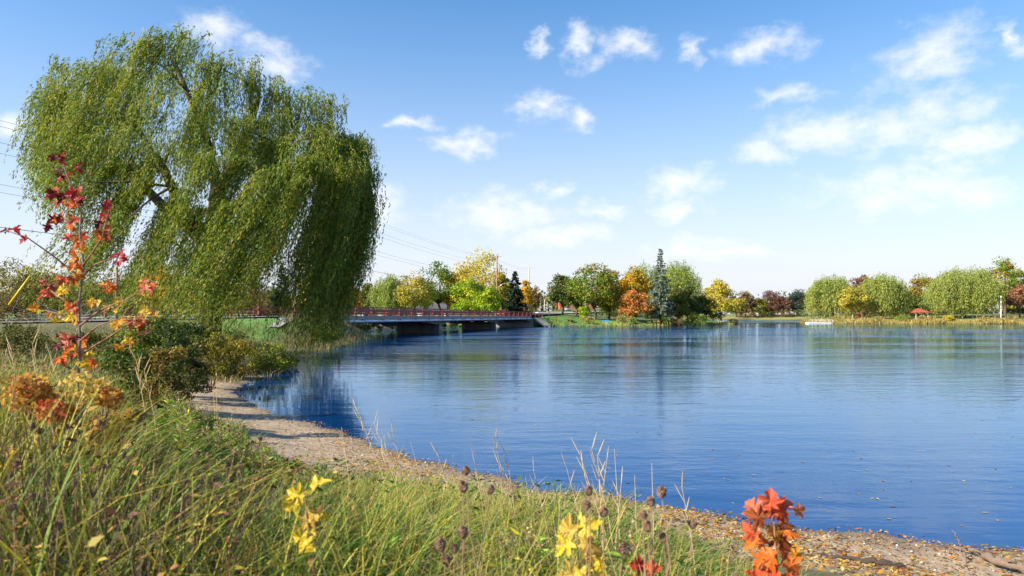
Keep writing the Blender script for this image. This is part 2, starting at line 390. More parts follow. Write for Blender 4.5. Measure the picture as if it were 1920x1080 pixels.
def build_water():
    m, N, L = new_mat('lake_water')
    def nd(t, **k):
        n = N.new(t)
        for a, b in k.items(): setattr(n, a, b)
        return n
    o = nd('ShaderNodeOutputMaterial'); body = nd('ShaderNodeBsdfDiffuse'); gl = nd('ShaderNodeBsdfGlossy'); fr = nd('ShaderNodeFresnel'); mx = nd('ShaderNodeMixShader')
    body.inputs['Color'].default_value = (.000, .036, .140, 1); gl.inputs['Color'].default_value = (.67, .86, 1.0, 1); gl.inputs['Roughness'].default_value = .02
    fr.inputs['IOR'].default_value = 1.56
    L.new(fr.outputs[0], mx.inputs[0]); L.new(body.outputs[0], mx.inputs[1]); L.new(gl.outputs[0], mx.inputs[2]); L.new(mx.outputs[0], o.inputs[0])
    g = nd('ShaderNodeNewGeometry')
    def noise(scale, stretch, rot, detail=3, rough=.5, w=0):
        mp = nd('ShaderNodeMapping'); mp.inputs['Scale'].default_value = stretch; mp.inputs['Rotation'].default_value = (0, 0, R(rot)); mp.inputs['Location'].default_value = (w, w, 0)
        L.new(g.outputs['Position'], mp.inputs[0])
        t = nd('ShaderNodeTexNoise'); t.inputs['Scale'].default_value = scale; t.inputs['Detail'].default_value = detail; t.inputs['Roughness'].default_value = rough
        L.new(mp.outputs[0], t.inputs['Vector']); return t.outputs['Fac']
    def mth(op, a, b_=None, c=None):
        n = nd('ShaderNodeMath', operation=op)
        for i, v in enumerate((a, b_, c)):
            if v is None: continue
            if isinstance(v, (int, float)): n.inputs[i].default_value = v
            else: L.new(v, n.inputs[i])
        return n.outputs[0]
    def rng_(v, a, b_, c, d):
        r = nd('ShaderNodeMapRange', interpolation_type='SMOOTHSTEP'); L.new(v, r.inputs[0])
        for i, q in enumerate((a, b_, c, d)): r.inputs[i + 1].default_value = q
        return r.outputs[0]
    swell = noise(.9, (.30, 1.0, 1), 6, 2)                # long low ripples, crests across the view
    chop = noise(3.2, (.55, 1.0, 1), -8, 3, .55, 3)
    fine = noise(11, (.7, 1.0, 1), 12, 2, .5, 9)
    ripple = noise(4.6, (.13, 1.0, 1), 5, 2, .45, 14)
    patch = rng_(noise(.06, (.35, 1.3, 1), 4, 4, .6, 21), .42, .58, .12, 1.15)   # gusts: ruffled and calm areas
    sep = nd('ShaderNodeSeparateXYZ'); L.new(g.outputs['Position'], sep.inputs[0])
    out_ = rng_(sep.outputs[1], 26, 115, .10, 1.0)         # sheltered by the near bank, ruffled farther out
    shelter = rng_(mth('ADD', sep.outputs[0], mth('MULTIPLY', sep.outputs[1], .10)), -7, 3, .30, 1.0)
    wob = mth('MULTIPLY_ADD', noise(.03, (1, 1, 1), 0, 2, .5, 40), 50, mth('SUBTRACT', sep.outputs[1], 25.0))
    calm = mth('MAXIMUM', rng_(wob, 150, 166, 1.0, .10), rng_(wob, 262, 300, 0.0, 1.0))     # lee of the far shores
    amp = mth('MULTIPLY', mth('MULTIPLY', mth('MULTIPLY', patch, out_), shelter), calm)
    h = mth('ADD', mth('MULTIPLY', swell, mth('MULTIPLY_ADD', amp, .075, .009)), mth('MULTIPLY', amp, mth('ADD', mth('MULTIPLY', chop, .085), mth('MULTIPLY', fine, .020))))
    h = mth('ADD', h, mth('MULTIPLY', ripple, mth('MULTIPLY_ADD', mth('MULTIPLY', shelter, rng_(sep.outputs[1], 9, 40, .22, 1.0)), .0085, .0010)))
    bm = nd('ShaderNodeBump'); bm.inputs['Strength'].default_value = 1.0; bm.inputs['Distance'].default_value = 1.0
    L.new(h, bm.inputs['Height'])
    for n_ in (gl, fr): L.new(bm.outputs[0], n_.inputs['Normal'])
    V = [(-2200, -160, 0), (2200, -160, 0), (2200, 2600, 0), (-2200, 2600, 0)]
    o = link('water', mesh_np('water', V, [(0, 1, 2, 3)], m)); o['kind'] = 'structure'
build_water()

def strip(name, pts, off0, off1, dz, mat, zfun=None):
    """flat ribbon beside a polyline of (x,y,z)"""
    P = np.array(pts, float); T = np.gradient(P[:, :2], axis=0); T = T / np.linalg.norm(T, axis=1, keepdims=True); Nn = np.stack([-T[:, 1], T[:, 0]], 1)
    V = []
    for p, n_ in zip(P, Nn):
        for o_ in (off0, off1): V.append((p[0] + n_[0] * o_, p[1] + n_[1] * o_, p[2] + dz))
    F4 = [(2 * i, 2 * i + 2, 2 * i + 3, 2 * i + 1) for i in range(len(P) - 1)]
    return mesh_np(name, V, F4, mat)

def resample(P, step):
    P = np.array(P, float); d = np.r_[0, np.cumsum(np.linalg.norm(np.diff(P[:, :2], axis=0), axis=1))]
    q = np.linspace(0, d[-1], max(2, int(d[-1] / step)))
    return np.stack([np.interp(q, d, P[:, k]) for k in range(3)], 1)

rp = resample(ROAD[:7], 3.0)
o = link('road', strip('road', rp, -4.6, 4.6, .03, M['asphalt'])); o['kind'] = 'structure'
o = link('pavement', strip('pavement', rp, 4.9, 7.6, .22, M['pale_concrete'])); o['kind'] = 'structure'
o = link('kerb', strip('kerb', rp, 4.6, 4.9, .15, M['concrete'])); o['kind'] = 'structure'
rp2 = resample(ROAD[7:], 8.0)
o = link('road_beyond_bridge', strip('road_beyond_bridge', rp2, -4.8, 4.8, .30, M['asphalt'])); o['kind'] = 'structure'
o = link('forecourt', strip('forecourt', resample([(12, 232, 3.6), (24, 268, 4.3), (34, 310, 5.0)], 8), -10, 6, .2, M['pale_concrete'])); o['kind'] = 'structure'
pp = resample([(-23.5, 72, 0), (-22.2, 67, 0), (-21.6, 61, 0)], 1.5); pp[:, 2] = ground_z(pp[:, 0], pp[:, 1])
o = link('path', strip('path', pp, -.8, .8, .05, M['concrete'])); o['kind'] = 'structure'

# ------------------------------------------------------------------ bridge
def bridge():
    root = empty('road_bridge', (BA[0], BA[1], 0), 'long low concrete road bridge with red railings over the water', 'bridge')
    def P(u, n, z): q = U * u + NL * n; return (q[0], q[1], z)
    # deck slab
    MB().prism([(.25, DECK), (BW - .25, DECK), (BW - .25, DECK - .55), (.25, DECK - .55)], lambda p: P(-1, p[0], p[1] - .004), lambda p: P(BL + 1, p[0], p[1] - .004)).build('deck', M['asphalt'], root)
    for n0 in (0.0, BW - .5):                            # edge beams, cast in lengths
        for k in range(18):
            a, b = k * BL / 18 + .012, (k + 1) * BL / 18 - .012
            MB().prism([(n0, DECK + .05), (n0 + .5, DECK + .05), (n0 + .5, DECK - .50), (n0, DECK - .50)], lambda p: P(a, p[0], p[1]), lambda p: P(b, p[0], p[1])).build('edge_beam', M['concrete'], root)
    for k in range(18):                                  # service pipe on brackets
        a, b = k * BL / 18 + .05, (k + 1) * BL / 18 - .05
        MB().tube([P(a, -.18, DECK - .62), P(b, -.18, DECK - .62)], .17, 10).build('pipe', M['pipe'], root, True)
        MB().box(P(a - .05, -.1, DECK - .58), (.08, .45, .5), math.atan2(U[1], U[0])).build('pipe_bracket', M['concrete'], root)
    # haunched girders
    for n0 in (.30, 3.4, 6.6, BW - .9):
        for s in range(3):
            L0, L1 = s * BL / 3, (s + 1) * BL / 3
            top, bot = [], []
            for i in range(15):
                t = i / 14; u = L0 + t * (L1 - L0) ; e = abs(2 * t - 1)
                top.append((u, DECK - .56)); bot.append((u, DECK - .72 - .68 * e ** 2.6))
            poly = top + bot[::-1]
            MB().prism(poly, lambda p: P(p[0], n0, p[1]), lambda p: P(p[0], n0 + .55, p[1])).build('girder', M['dark_concrete'], root)
    for k in (1, 2):
        u = k * BL / 3
        pier = MB().prism([(u - .5, DECK - 1.15), (u + .5, DECK - 1.15), (u + .42, DECK - 1.6), (u - .42, DECK - 1.6)], lambda p: P(p[0], .1, p[1]), lambda p: P(p[0], BW - .1, p[1])).build('pier_cap', M['dark_concrete'], root)
        MB().prism([(u - .2, DECK - 1.55), (u + .2, DECK - 1.55), (u + .2, -1.2), (u - .2, -1.2)], lambda p: P(p[0], .9, p[1]), lambda p: P(p[0], 6.6, p[1])).build('added_shade_wall', M['dark_concrete'], pier)  # wall added between the columns to block light and keep the pier dark
        for n0 in (.15, 6.6):
            MB().prism([(u - .42, DECK - 1.45), (u + .42, DECK - 1.45), (u + .42, -1.2), (u - .42, -1.2)], lambda p: P(p[0], n0, p[1]), lambda p: P(p[0], n0 + .8, p[1])).build('column', M['dark_concrete'], pier)
    for u, sgn in ((-1.2, -1), (BL + 1.2, 1)):           # abutments
        MB().prism([(u - .9, DECK - .57), (u + .9, DECK - .57), (u + .9, -1.0), (u - .9, -1.0)], lambda p: P(p[0], -.25, p[1]), lambda p: P(p[0], BW + .25, p[1])).build('abutment', M['concrete'], root)
    # sloped pale apron at the near end, ribbed wing wall at the far end
    MB().add([P(-.2, -1.2, 1.75), P(-.2, 6, 1.75), P(3.6, 6, .35), P(3.6, -1.2, .35), P(-.2, -1.2, -.3), P(-.2, 6, -.3), P(3.6, 6, -.3), P(3.6, -1.2, -.3)],
             [(0, 3, 2, 1), (0, 4, 7, 3), (3, 7, 6, 2), (1, 2, 6, 5), (0, 1, 5, 4), (4, 5, 6, 7)]).build('apron', M['pale_concrete'], root)
    for k in range(5):
        u = BL + .6 + k * 2.4
        MB().add([P(u, -.4, DECK - .3), P(u + .7, -.4, DECK - .3), P(u + 1.0, -4.2, -.3), P(u + .3, -4.2, -.3), P(u, -.4, DECK - .9), P(u + .7, -.4, DECK - .9), P(u + 1.0, -3.6, -.5), P(u + .3, -3.6, -.5)],
                 [(0, 1, 2, 3), (7, 6, 5, 4), (0, 4, 5, 1), (1, 5, 6, 2), (2, 6, 7, 3), (3, 7, 4, 0)]).build('wing_rib', M['concrete'], root)
    MB().add([P(BL + .3, -.5, DECK - .6), P(BL + 12, -.5, DECK - .6), P(BL + 12, -3.9, -.5), P(BL + .3, -3.9, -.5)], [(0, 1, 2, 3)]).build('wing_slab', M['concrete'], root)
    # railings: posts with kickers, three boards a bay
    nb = 23; sp = BL / nb
    for n0, out_ in ((.18, -1), (BW - .18, 1)):
        for i in range(nb + 1):
            u = i * sp; big = i in (0, nb) or min(abs(u - BL / 3), abs(u - 2 * BL / 3)) < sp / 2
            w = .62 if big else .17
            post = MB().box(P(u, n0, DECK + .60), (w, .17, 1.12), math.atan2(U[1], U[0])).build('post', M['red_paint'], root)
            MB().beam(P(u + w / 2 + .05, n0 - out_ * .05, DECK + .62), P(u + w / 2 + .05, n0 - out_ * .50, DECK + .06), .10, .12).build('kicker', M['red_paint'], post)
            if i < nb:
                for z, h in ((1.08, .15), (.72, .24), (.34, .15)):
                    MB().beam(P(u + w / 2 + .01, n0 + out_ * .03, DECK + z), P(u + sp - .1, n0 + out_ * .03, DECK + z), .07, h).build('rail', M['red_paint'], root)
    # approach guard rails, lower, at both ends
    for n0, u0, u1, s in ((.1, BL + .5, BL + 14, 3), (BW - .1, -22, -1, 5), (.1, -9, -.9, 2)):
        for i in range(s + 1):
            u = u0 + (u1 - u0) * i / s
            MB().box(P(u, n0, DECK + .35), (.16, .16, 1.0), math.atan2(U[1], U[0])).build('approach_post', M['red_paint'], root)
        for z in (.72, .36):
            MB().beam(P(u0, n0 - .12, DECK + z), P(u1, n0 - .12, DECK + z), .06, .16).build('approach_rail', M['red_paint'], root)
bridge()

# ------------------------------------------------------------------ trees
def C_(*a): return srgb(*a)
def pal(*items): return [(w, srgb(*c, 1.0)) for w, c in items]
PAL = dict(
    olive=pal((5, (118, 122, 52)), (2, (148, 138, 58)), (2, (92, 100, 44)), (1, (170, 130, 50))),
    brown=pal((4, (132, 110, 66)), (3, (104, 92, 58)), (2, (150, 124, 70))),
    green=pal((6, (96, 124, 44)), (3, (120, 140, 52)), (1, (150, 150, 50))),
    dark=pal((6, (82, 100, 46)), (3, (104, 118, 52)), (1.5, (132, 124, 56))),
    maple=pal((6, (106, 134, 46)), (3, (142, 154, 50)), (2, (168, 138, 48)), (1, (190, 120, 50))),
    maple_turn=pal((4, (140, 138, 52)), (4, (182, 138, 54)), (2, (110, 124, 48))),
    gold=pal((5, (224, 178, 50)), (3, (204, 166, 56)), (3, (176, 158, 62))),
    orange=pal((5, (206, 146, 78)), (3, (212, 124, 66)), (3, (186, 160, 70))),
    fire=pal((6, (222, 104, 38)), (2, (232, 140, 46))),
    yellow=pal((6, (206, 186, 62)), (3, (226, 196, 66)), (2, (156, 156, 62))),
    yolive=pal((5, (186, 172, 68)), (4, (150, 152, 64)), (2, (206, 180, 70))),
    lime=pal((5, (150, 178, 46)), (4, (206, 204, 44)), (3, (104, 146, 44))),
    spruce=pal((6, (132, 146, 122)), (3, (158, 170, 146)), (1, (104, 118, 92))),
    dspruce=pal((6, (42, 60, 44)), (3, (58, 76, 52))),
    willow=pal((6, (138, 156, 72)), (3, (160, 174, 82)), (1, (186, 180, 74))),
    willow2=pal((6, (142, 156, 76)), (3, (166, 174, 84)), (1, (190, 178, 70))),
    maroon=pal((5, (122, 82, 72)), (3, (140, 98, 74)), (2, (96, 78, 62))),
    bluegreen=pal((6, (60, 80, 72)), (3, (80, 96, 78))),
    rust=pal((5, (150, 110, 78)), (3, (172, 120, 84)), (2, (120, 104, 70))),
    reed=pal((5, (196, 176, 108)), (3, (160, 152, 84)), (2, (132, 142, 70))),
)
def ytop_h(py, d, zb): return (HZ - py) / F * d + H - zb

def limb_tubes(mb, base, tips, r0, g, n=6, seg=5):
    for tip in tips:
        b = np.array(base); t = np.array(tip); m = (b + t) / 2 + np.array([0, 0, .12 * np.linalg.norm(t - b)])
        pts = []; rad = []
        for i in range(seg + 1):
            s = i / seg; pts.append((1 - s) ** 2 * b + 2 * s * (1 - s) * m + s * s * t); rad.append(r0 * (1 - s) + .12 * r0 * s)
        mb.tube(pts, rad, n)

def broad_tree(px, py, w, d, palette, label, name='broadleaf_tree', group=None, seed=0, cb=.2, dens=1.0, zb=None, leaf=None, shape=1.0, bark='bark', clumps=None, lean=0, depth=None):
    g = np.random.default_rng(seed * 131 + int(px))
    x = (px - 960) / F * d; zb = float(ground_z(x, d)) - .1 if zb is None else zb
    h = ytop_h(py, d, zb); rx = w * 1.1 / 2 / F * d; ry = min(rx * .95, 9) if depth is None else depth
    root = empty(name, (x, d, zb), label, 'tree', group)
    zc = h * (1 + cb) / 2; rz = h * (1 - cb) / 2
    nc = clumps or int(46 * dens ** .5 + 14)
    # clump centres through an uneven egg-shaped crown
    v = unit(g.normal(size=(nc, 3))); r = g.uniform(.42, .90, (nc, 1)) ** .55
    v[:, 2] = np.where(v[:, 2] < -.55, v[:, 2] * .7, v[:, 2])
    wob = 1 + .16 * np.sin(3 * np.arctan2(v[:, 1:2], v[:, :1]) + seed) + g.normal(0, .07, (nc, 1))
    taper = 1 - .25 * shape * np.clip(v[:, 2:3], 0, 1)
    cc = v * r * np.array([rx, ry, rz]) * wob * np.concatenate([taper, taper, np.ones((nc, 1))], 1) * .86 + np.array([lean, 0, zc])
    cr = g.uniform(.17, .30, nc) * (rx * ry * rz) ** (1 / 3) * 1.05
    L0 = leaf or d * .0024
    per = int(np.clip(dens * 3.0 * 4 * np.mean(cr) ** 2 / (L0 * L0 * .5), 25, 94))
    ci = np.repeat(np.arange(nc), per); n = len(ci)
    o = unit(g.normal(size=(n, 3))); rad = g.uniform(.35, 1.08, (n, 1)) ** .6
    o2 = o * rad * np.array([1.12, 1.12, .78])
    C = cc[ci] + o2 * cr[ci][:, None]
    C[:, 2] = np.maximum(C[:, 2], .25 + g.uniform(0, .4, n))
    T = unit(g.normal(size=(n, 3)) + np.array([0, 0, -.5])); Nn = unit(o + g.normal(0, .55, (n, 3)) + np.array([0, 0, .25]))
    Ls = L0 * g.uniform(.7, 1.45, n)
    hue = pick(palette, nc, g, .16)[ci] * .56 + pick(palette, n, g, .2) * .5
    link('crown', leaf_mesh('crown', C, T, Nn, Ls, Ls * .72, hue, M['leaf']), root)
    mb = MB(); tr = max(.14, h * .022)
    fork = h * (cb + .16)
    mb.tube([(0, 0, -.2), (0, 0, .25), (.02 * h * g.normal(), .02 * h * g.normal(), fork * .6), (lean * .3, 0, fork)], [tr * 1.5, tr * 1.1, tr * .9, tr * .75], 8)
    limb_tubes(mb, (lean * .3, 0, fork * .97), cc[g.permutation(nc)[:11]], tr * .55, g)
    mb.build('trunk', M[bark], root, True)
    return root

def spruce(px, py, w, d, palette, label, seed=0, zb=None, leaf=None, cb=.04):
    g = np.random.default_rng(seed * 77 + int(px))
    x = (px - 960) / F * d; zb = float(ground_z(x, d)) - .1 if zb is None else zb
    h = ytop_h(py, d, zb); rx = w / 2 / F * d
    root = empty('spruce_tree', (x, d, zb), label, 'tree')
    C = []; T = []; Nn = []; Ls = []; mb = MB()
    mb.tube([(0, 0, -.2), (0, 0, h * .5), (0, 0, h * .985)], [h * .018, h * .011, .02], 8)
    L0 = leaf or d * .0027
    nl = 28
    for lv in range(nl):
        t = lv / (nl - 1); z = h * (cb + (1 - cb) * t ** .9); rr = rx * (1 - t) ** .85 * g.uniform(.82, 1.12) + .12
        for b in range(int(5 + 9 * (1 - t))):
            a = g.uniform(0, 2 * math.pi); rb = rr * g.uniform(.6, 1.12)
            di = np.array([math.cos(a), math.sin(a), 0]); m = int(10 + 30 * rb / rx)
            s = g.uniform(.15, 1, m) ** .7
            p = di * (rb * s)[:, None] + np.stack([g.normal(0, .09 * rb, m), g.normal(0, .09 * rb, m), z - .28 * rb * s ** 1.3 + .10 * rb * s ** 4 - g.uniform(0, .16, m) * rb], 1)
            C.append(p); T.append(di + g.normal(0, .5, (m, 3)) + np.array([0, 0, -.45])); Nn.append(di * .6 + np.array([0, 0, .7]) + g.normal(0, .35, (m, 3))); Ls.append(L0 * g.uniform(.7, 1.4, m))
            if b % 3 == 0: mb.tube([(0, 0, z), tuple(di * rb * .8 + np.array([0, 0, z - .2 * rb]))], [.05, .015], 4)
    C = np.concatenate(C); T = np.concatenate(T); Nn = np.concatenate(Nn); Ls = np.concatenate(Ls)
    link('crown', leaf_mesh('crown', C, T, Nn, Ls, Ls * .6, pick(palette, len(C), g, .2), M['leaf']), root)
    mb.build('trunk', M['bark'], root, True)
    return root

def strand_leaves(g, p0, out_, O, Up, L, wind, n_per, jit, leafL, leafW, palette, var=.2):
    """leaves on hanging shoots. p0,out_: (n,3); the shoots arch out and fall, blown along `wind`"""
    n = len(p0); i = np.repeat(np.arange(n), n_per); m = len(i)
    s = g.uniform(0.02, 1, m)
    ph = g.uniform(0, 6.28, n); am = g.uniform(.02, .07, n)
    def pos(s):
        s1 = s[:, None]
        q = p0[i] + out_[i] * (O[i] * (1 - np.exp(-2.6 * s)))[:, None] + wind[i] * (L[i] * s ** 1.5)[:, None]
        q[:, 2] += Up[i] * 4 * s * np.clip(1 - s * 1.6, 0, 1) - L[i] * s ** 1.25
        q[:, 0] += am[i] * L[i] * np.sin(s * 5 + ph[i]); q[:, 1] += am[i] * L[i] * np.cos(s * 4.2 + ph[i])
        return q
    a = pos(s); t = unit(pos(s + .02) - a)
    a = a + g.normal(0, jit, (m, 3))
    sd = unit(g.normal(size=(m, 3)))
    T = unit(t + sd * .40); Nn = unit(np.cross(T, g.normal(size=(m, 3))) + out_[i] * .5)
    Ls = leafL * g.uniform(.6, 1.35, m)
    tint = pick(palette, n, g, .12)[i] * .55 + pick(palette, m, g, var) * .45
    return a, T, Nn, Ls, Ls * leafW, tint

def small_willow(px, py, w, d, palette, label, seed=0, zb=None, ropes=150, leaf=None, low=.06, group=None, strands=12, nper=14):
    """a weeping willow at a distance: dome of hanging shoots"""
    g = np.random.default_rng(seed * 57 + int(px))
    x = (px - 960) / F * d; zb = float(ground_z(x, d)) - .1 if zb is None else zb
    h = ytop_h(py, d, zb); rx = w / 2 / F * d
    root = empty('weeping_willow', (x, d, zb), label, 'tree', group)
    v = unit(g.normal(size=(ropes, 3))); v[:, 2] = np.abs(v[:, 2]) ** .8
    lob = 1 + .14 * np.sin(4 * np.arctan2(v[:, 1], v[:, 0]) + seed) + g.normal(0, .09, ropes)
    rr_ = np.sqrt(g.uniform(0, 1, ropes)); v[:, :2] = unit(v[:, :2]) * rr_[:, None]
    hd = h * (.40 + .58 * np.sqrt(np.clip(1 - (rr_ * .93) ** 2, 0, 1)) * np.clip(lob, .75, 1.03)) + g.uniform(-.10, .01, ropes) * h
    hp = np.stack([v[:, 0] * rx * .88 * lob, v[:, 1] * rx * .8 * lob, hd], 1)
    L = (hd - h * low) * g.uniform(.45, 1.0, ropes)
    k = np.repeat(np.arange(ropes), strands); m = len(k)
    p0 = hp[k] + g.normal(0, .035 * h, (m, 3)); out_ = v[k] * np.array([1, 1, 0]); out_ = unit(out_ + g.normal(0, .25, (m, 3)) * np.array([1, 1, 0]))
    leafL = leaf or d * .0025
    A = strand_leaves(g, p0, out_, g.uniform(.03, .12, m) * h, g.uniform(.01, .05, m) * h, L[k] * g.uniform(.7, 1.05, m), np.tile([-.10, 0, 0], (m, 1)) + g.normal(0, .02, (m, 3)), nper, .012 * h, leafL, .34, palette)
    link('crown', leaf_mesh('crown', *A, M['willow_leaf']), root)
    mb = MB(); tr = h * .03; f = h * .32
    mb.tube([(0, 0, -.2), (.02 * h, 0, f * .5), (0, 0, f)], [tr * 1.4, tr, tr * .85], 8)
    limb_tubes(mb, (0, 0, f * .96), hp[g.permutation(ropes)[:12]] * .92, tr * .5, g)
    mb.build('trunk', M['bark'], root, True)
    return root

def bush(px, ptop, pbase, w, d, palette, label, name='shrub', seed=0, leaf=.06, n=2600, group=None, zb=None, upright=0.0, leafw=.6, cat='shrub', stems=7, stemmat='twig'):
    g = np.random.default_rng(seed * 31 + int(px * 7))
    x = (px - 960) / F * d
    zb = float(ground_z(x, d)) - .04 if zb is None else zb
    h = (HZ - ptop) / F * d + H - zb; rx = w / 2 / F * d
    root = empty(name, (x, d, zb), label, cat, group)
    nc = 26
    a = g.uniform(0, 2 * math.pi, nc); r = np.sqrt(g.uniform(0, 1, nc)); z = g.uniform(.15, .88, nc)
    prof = np.sqrt(np.clip(1 - (np.abs(z - .4) / .62) ** 2, .05, 1))
    cc = np.stack([np.cos(a) * r * rx * prof * .85, np.sin(a) * r * rx * prof * .7, z * h], 1)
    cr = g.uniform(.14, .3, nc) * min(rx, h)
    i = g.integers(0, nc, n); o = unit(g.normal(size=(n, 3))); C = cc[i] + o * (cr[i] * g.uniform(.3, 1.1, n) ** .6)[:, None] * np.array([1.1, 1, .9])
    C[:, 2] = np.clip(C[:, 2], .03, None)
    T = unit(g.normal(size=(n, 3)) + np.array([0, 0, upright])); Nn = unit(o + g.normal(0, .6, (n, 3)))
    Ls = leaf * g.uniform(.6, 1.5, n)
    tint = pick(palette, nc, g, .12)[i] * .5 + pick(palette, n, g, .22) * .5
    link('foliage', leaf_mesh('foliage', C, T, Nn, Ls, Ls * leafw, tint, M['leaf']), root)
    mb = MB()
    for q in range(stems):
        c = cc[q % nc]; mb.tube([(c[0] * .15, c[1] * .15, -.05), (c[0] * .5, c[1] * .5, c[2] * .55), tuple(c)], [max(.008, h * .012), max(.006, h * .008), .004], 5)
    mb.build('stems', M[stemmat], root, True)
    return root

# --- trees beyond the road, left of the bridge
broad_tree(28, 486, 120, 92, PAL['olive'], 'broad olive-yellow tree at the picture\'s left edge beyond the road', seed=1, cb=.0, dens=1.5)
broad_tree(108, 503, 100, 98, PAL['brown'], 'thin brownish tree beyond the road behind the red-leaved sapling', seed=2, cb=.0, dens=1.2)
broad_tree(200, 510, 110, 104, PAL['olive'], 'olive tree beyond the road, behind the willow\'s hanging tips', seed=3, cb=.05)
broad_tree(292, 478, 62, 105, PAL['gold'], 'golden orange tree glimpsed through a gap in the big willow', seed=4, cb=.1)
broad_tree(380, 505, 110, 112, PAL['brown'], 'brown autumn tree hidden behind the big willow\'s middle', seed=5, cb=.05)
broad_tree(455, 498, 70, 118, PAL['rust'], 'rusty brown tree seen between the willow\'s hanging shoots', seed=6, cb=.05)
spruce(528, 494, 46, 122, PAL['dspruce'], 'dark spruce seen between the willow\'s hanging shoots', seed=7)
broad_tree(500, 530, 70, 130, PAL['dark'], 'low dark green tree at the foot of the spruce', seed=60, cb=.03)
broad_tree(592, 490, 62, 124, PAL['yellow'], 'yellow tree behind the right fringe of the big willow', seed=8, cb=.1)
broad_tree(640, 535, 50, 175, PAL['brown'], 'small brown tree left of the white gabled house', seed=9, cb=.05)
broad_tree(70, 495, 110, 110, PAL['yolive'], 'yellowish tree just right of the olive tree at the left edge', seed=63, cb=.0, dens=1.4)
broad_tree(150, 520, 120, 112, PAL['brown'], 'low brown tree straight behind the sapling\'s stem', seed=64, cb=.0, dens=1.4)
broad_tree(245, 515, 110, 116, PAL['olive'], 'olive tree left of the golden orange tree', seed=65, cb=.0, dens=1.4)
broad_tree(335, 515, 110, 116, PAL['yolive'], 'dull yellow tree right of the golden orange tree', seed=66, cb=.0, dens=1.3)
broad_tree(-30, 500, 130, 100, PAL['gold'], 'amber tree cut by the left edge of the picture', seed=67, cb=.0, dens=1.3)
for i, (px, w, p) in enumerate([(0, 120, 'brown'), (75, 110, 'olive'), (160, 110, 'dark'), (240, 110, 'brown'), (320, 110, 'olive'), (400, 110, 'dark'), (470, 90, 'brown')]):
    bush(px, 552, 600, w, 86 + (i % 3) * 4, PAL[p], 'scrubby undergrowth beyond the road, %s from the left edge' % ('first', 'second', 'third', 'fourth', 'fifth', 'sixth', 'seventh')[i], seed=180 + i, leaf=.24, n=2200)
# --- behind the bridge
broad_tree(652, 528, 34, 205, PAL['yolive'], 'dull yellow tree above the white gabled house', seed=10, cb=.1)
broad_tree(668, 537, 24, 215, PAL['fire'], 'small flame orange tree behind the white gabled house', seed=11, cb=.1)
broad_tree(690, 525, 42, 215, PAL['olive'], 'grey-olive tree right of the flame orange tree', seed=12, cb=.05, dens=.8)
broad_tree(706, 540, 30, 210, PAL['brown'], 'small brown tree tucked beside the pale willow behind the bridge', seed=61, cb=.05, dens=.8)
small_willow(730, 513, 58, 192, PAL['willow'], 'pale green weeping willow behind the bridge railing', seed=13, ropes=90)
broad_tree(778, 508, 82, 190, PAL['yolive'], 'straw yellow tree with open branches behind the bridge', seed=14, cb=.12, dens=.9, bark='bark')
broad_tree(822, 487, 90, 200, PAL['green'], 'tall fresh green tree behind the middle of the bridge', seed=15, cb=.12, dens=1.3)
broad_tree(900, 466, 112, 205, PAL['yellow'], 'tallest yellow-green tree behind the bridge, beside the brown pole', seed=16, cb=.1, dens=1.2)
broad_tree(862, 505, 50, 200, PAL['gold'], 'amber tree wedged between the green and yellow trees behind the bridge', seed=17, cb=.05)
broad_tree(880, 515, 74, 188, PAL['lime'], 'bright lime green tree low behind the bridge railing', seed=18, cb=.0)
broad_tree(916, 530, 58, 186, PAL['lime'], 'small lime and yellow tree just left of the brown pole', seed=19, cb=.0)
broad_tree(942, 505, 40, 200, PAL['yolive'], 'slim yellow-green tree between the brown pole and dark spruce', seed=20, cb=.05)
spruce(966, 509, 52, 196, PAL['dspruce'], 'dark green spruce beside the far end of the bridge', seed=21)
broad_tree(986, 521, 26, 230, PAL['gold'], 'slim amber tree right of the dark spruce', seed=22, cb=.05)
broad_tree(1003, 532, 26, 262, PAL['brown'], 'thin brown tree beside the pale utility pole', seed=23, cb=.05, dens=.7)
# --- the point of land in the middle
broad_tree(1054, 510, 54, 214, PAL['dark'], 'dark round tree at the left end of the lawn', seed=24, cb=.1, dens=1.3)
broad_tree(1114, 487, 94, 206, PAL['maple'], 'large green maple on the lawn by the water', seed=25, cb=.03, dens=1.5)
broad_tree(1142, 500, 62, 214, PAL['maple_turn'], 'green maple turning orange, right behind the large green maple', seed=26, cb=.03, dens=1.4)
broad_tree(1080, 520, 40, 222, PAL['maple'], 'green tree between the dark round tree and the large maple', seed=62, cb=.03)
broad_tree(1190, 500, 64, 214, PAL['gold'], 'golden yellow tree left of the blue spruce', seed=27, cb=.3, dens=1.1)
broad_tree(1190, 544, 66, 202, PAL['orange'], 'low orange-pink tree left of the blue spruce', seed=28, cb=.08, dens=1.2)
small_willow(1212, 492, 80, 245, PAL['willow'], 'pale willow top showing behind the golden yellow tree', seed=29, ropes=90)
spruce(1238, 467, 54, 204, PAL['spruce'], 'tall silver-blue spruce standing above the trees by the water', seed=30, cb=.12)
small_willow(1272, 488, 72, 240, PAL['willow'], 'green weeping willow right behind the blue spruce', seed=31, ropes=110)
broad_tree(1268, 540, 48, 210, PAL['olive'], 'olive tree right beside the blue spruce', seed=32, cb=.02)
broad_tree(1288, 530, 46, 214, PAL['dark'], 'dark green tree below the weeping willow', seed=33, cb=.02)
broad_tree(1318, 545, 44, 218, PAL['olive'], 'small olive tree left of the yellow tree at the point', seed=34, cb=.02)
broad_tree(1352, 519, 76, 232, PAL['yellow'], 'airy yellow tree at the end of the point', seed=35, cb=.06, dens=1.1)
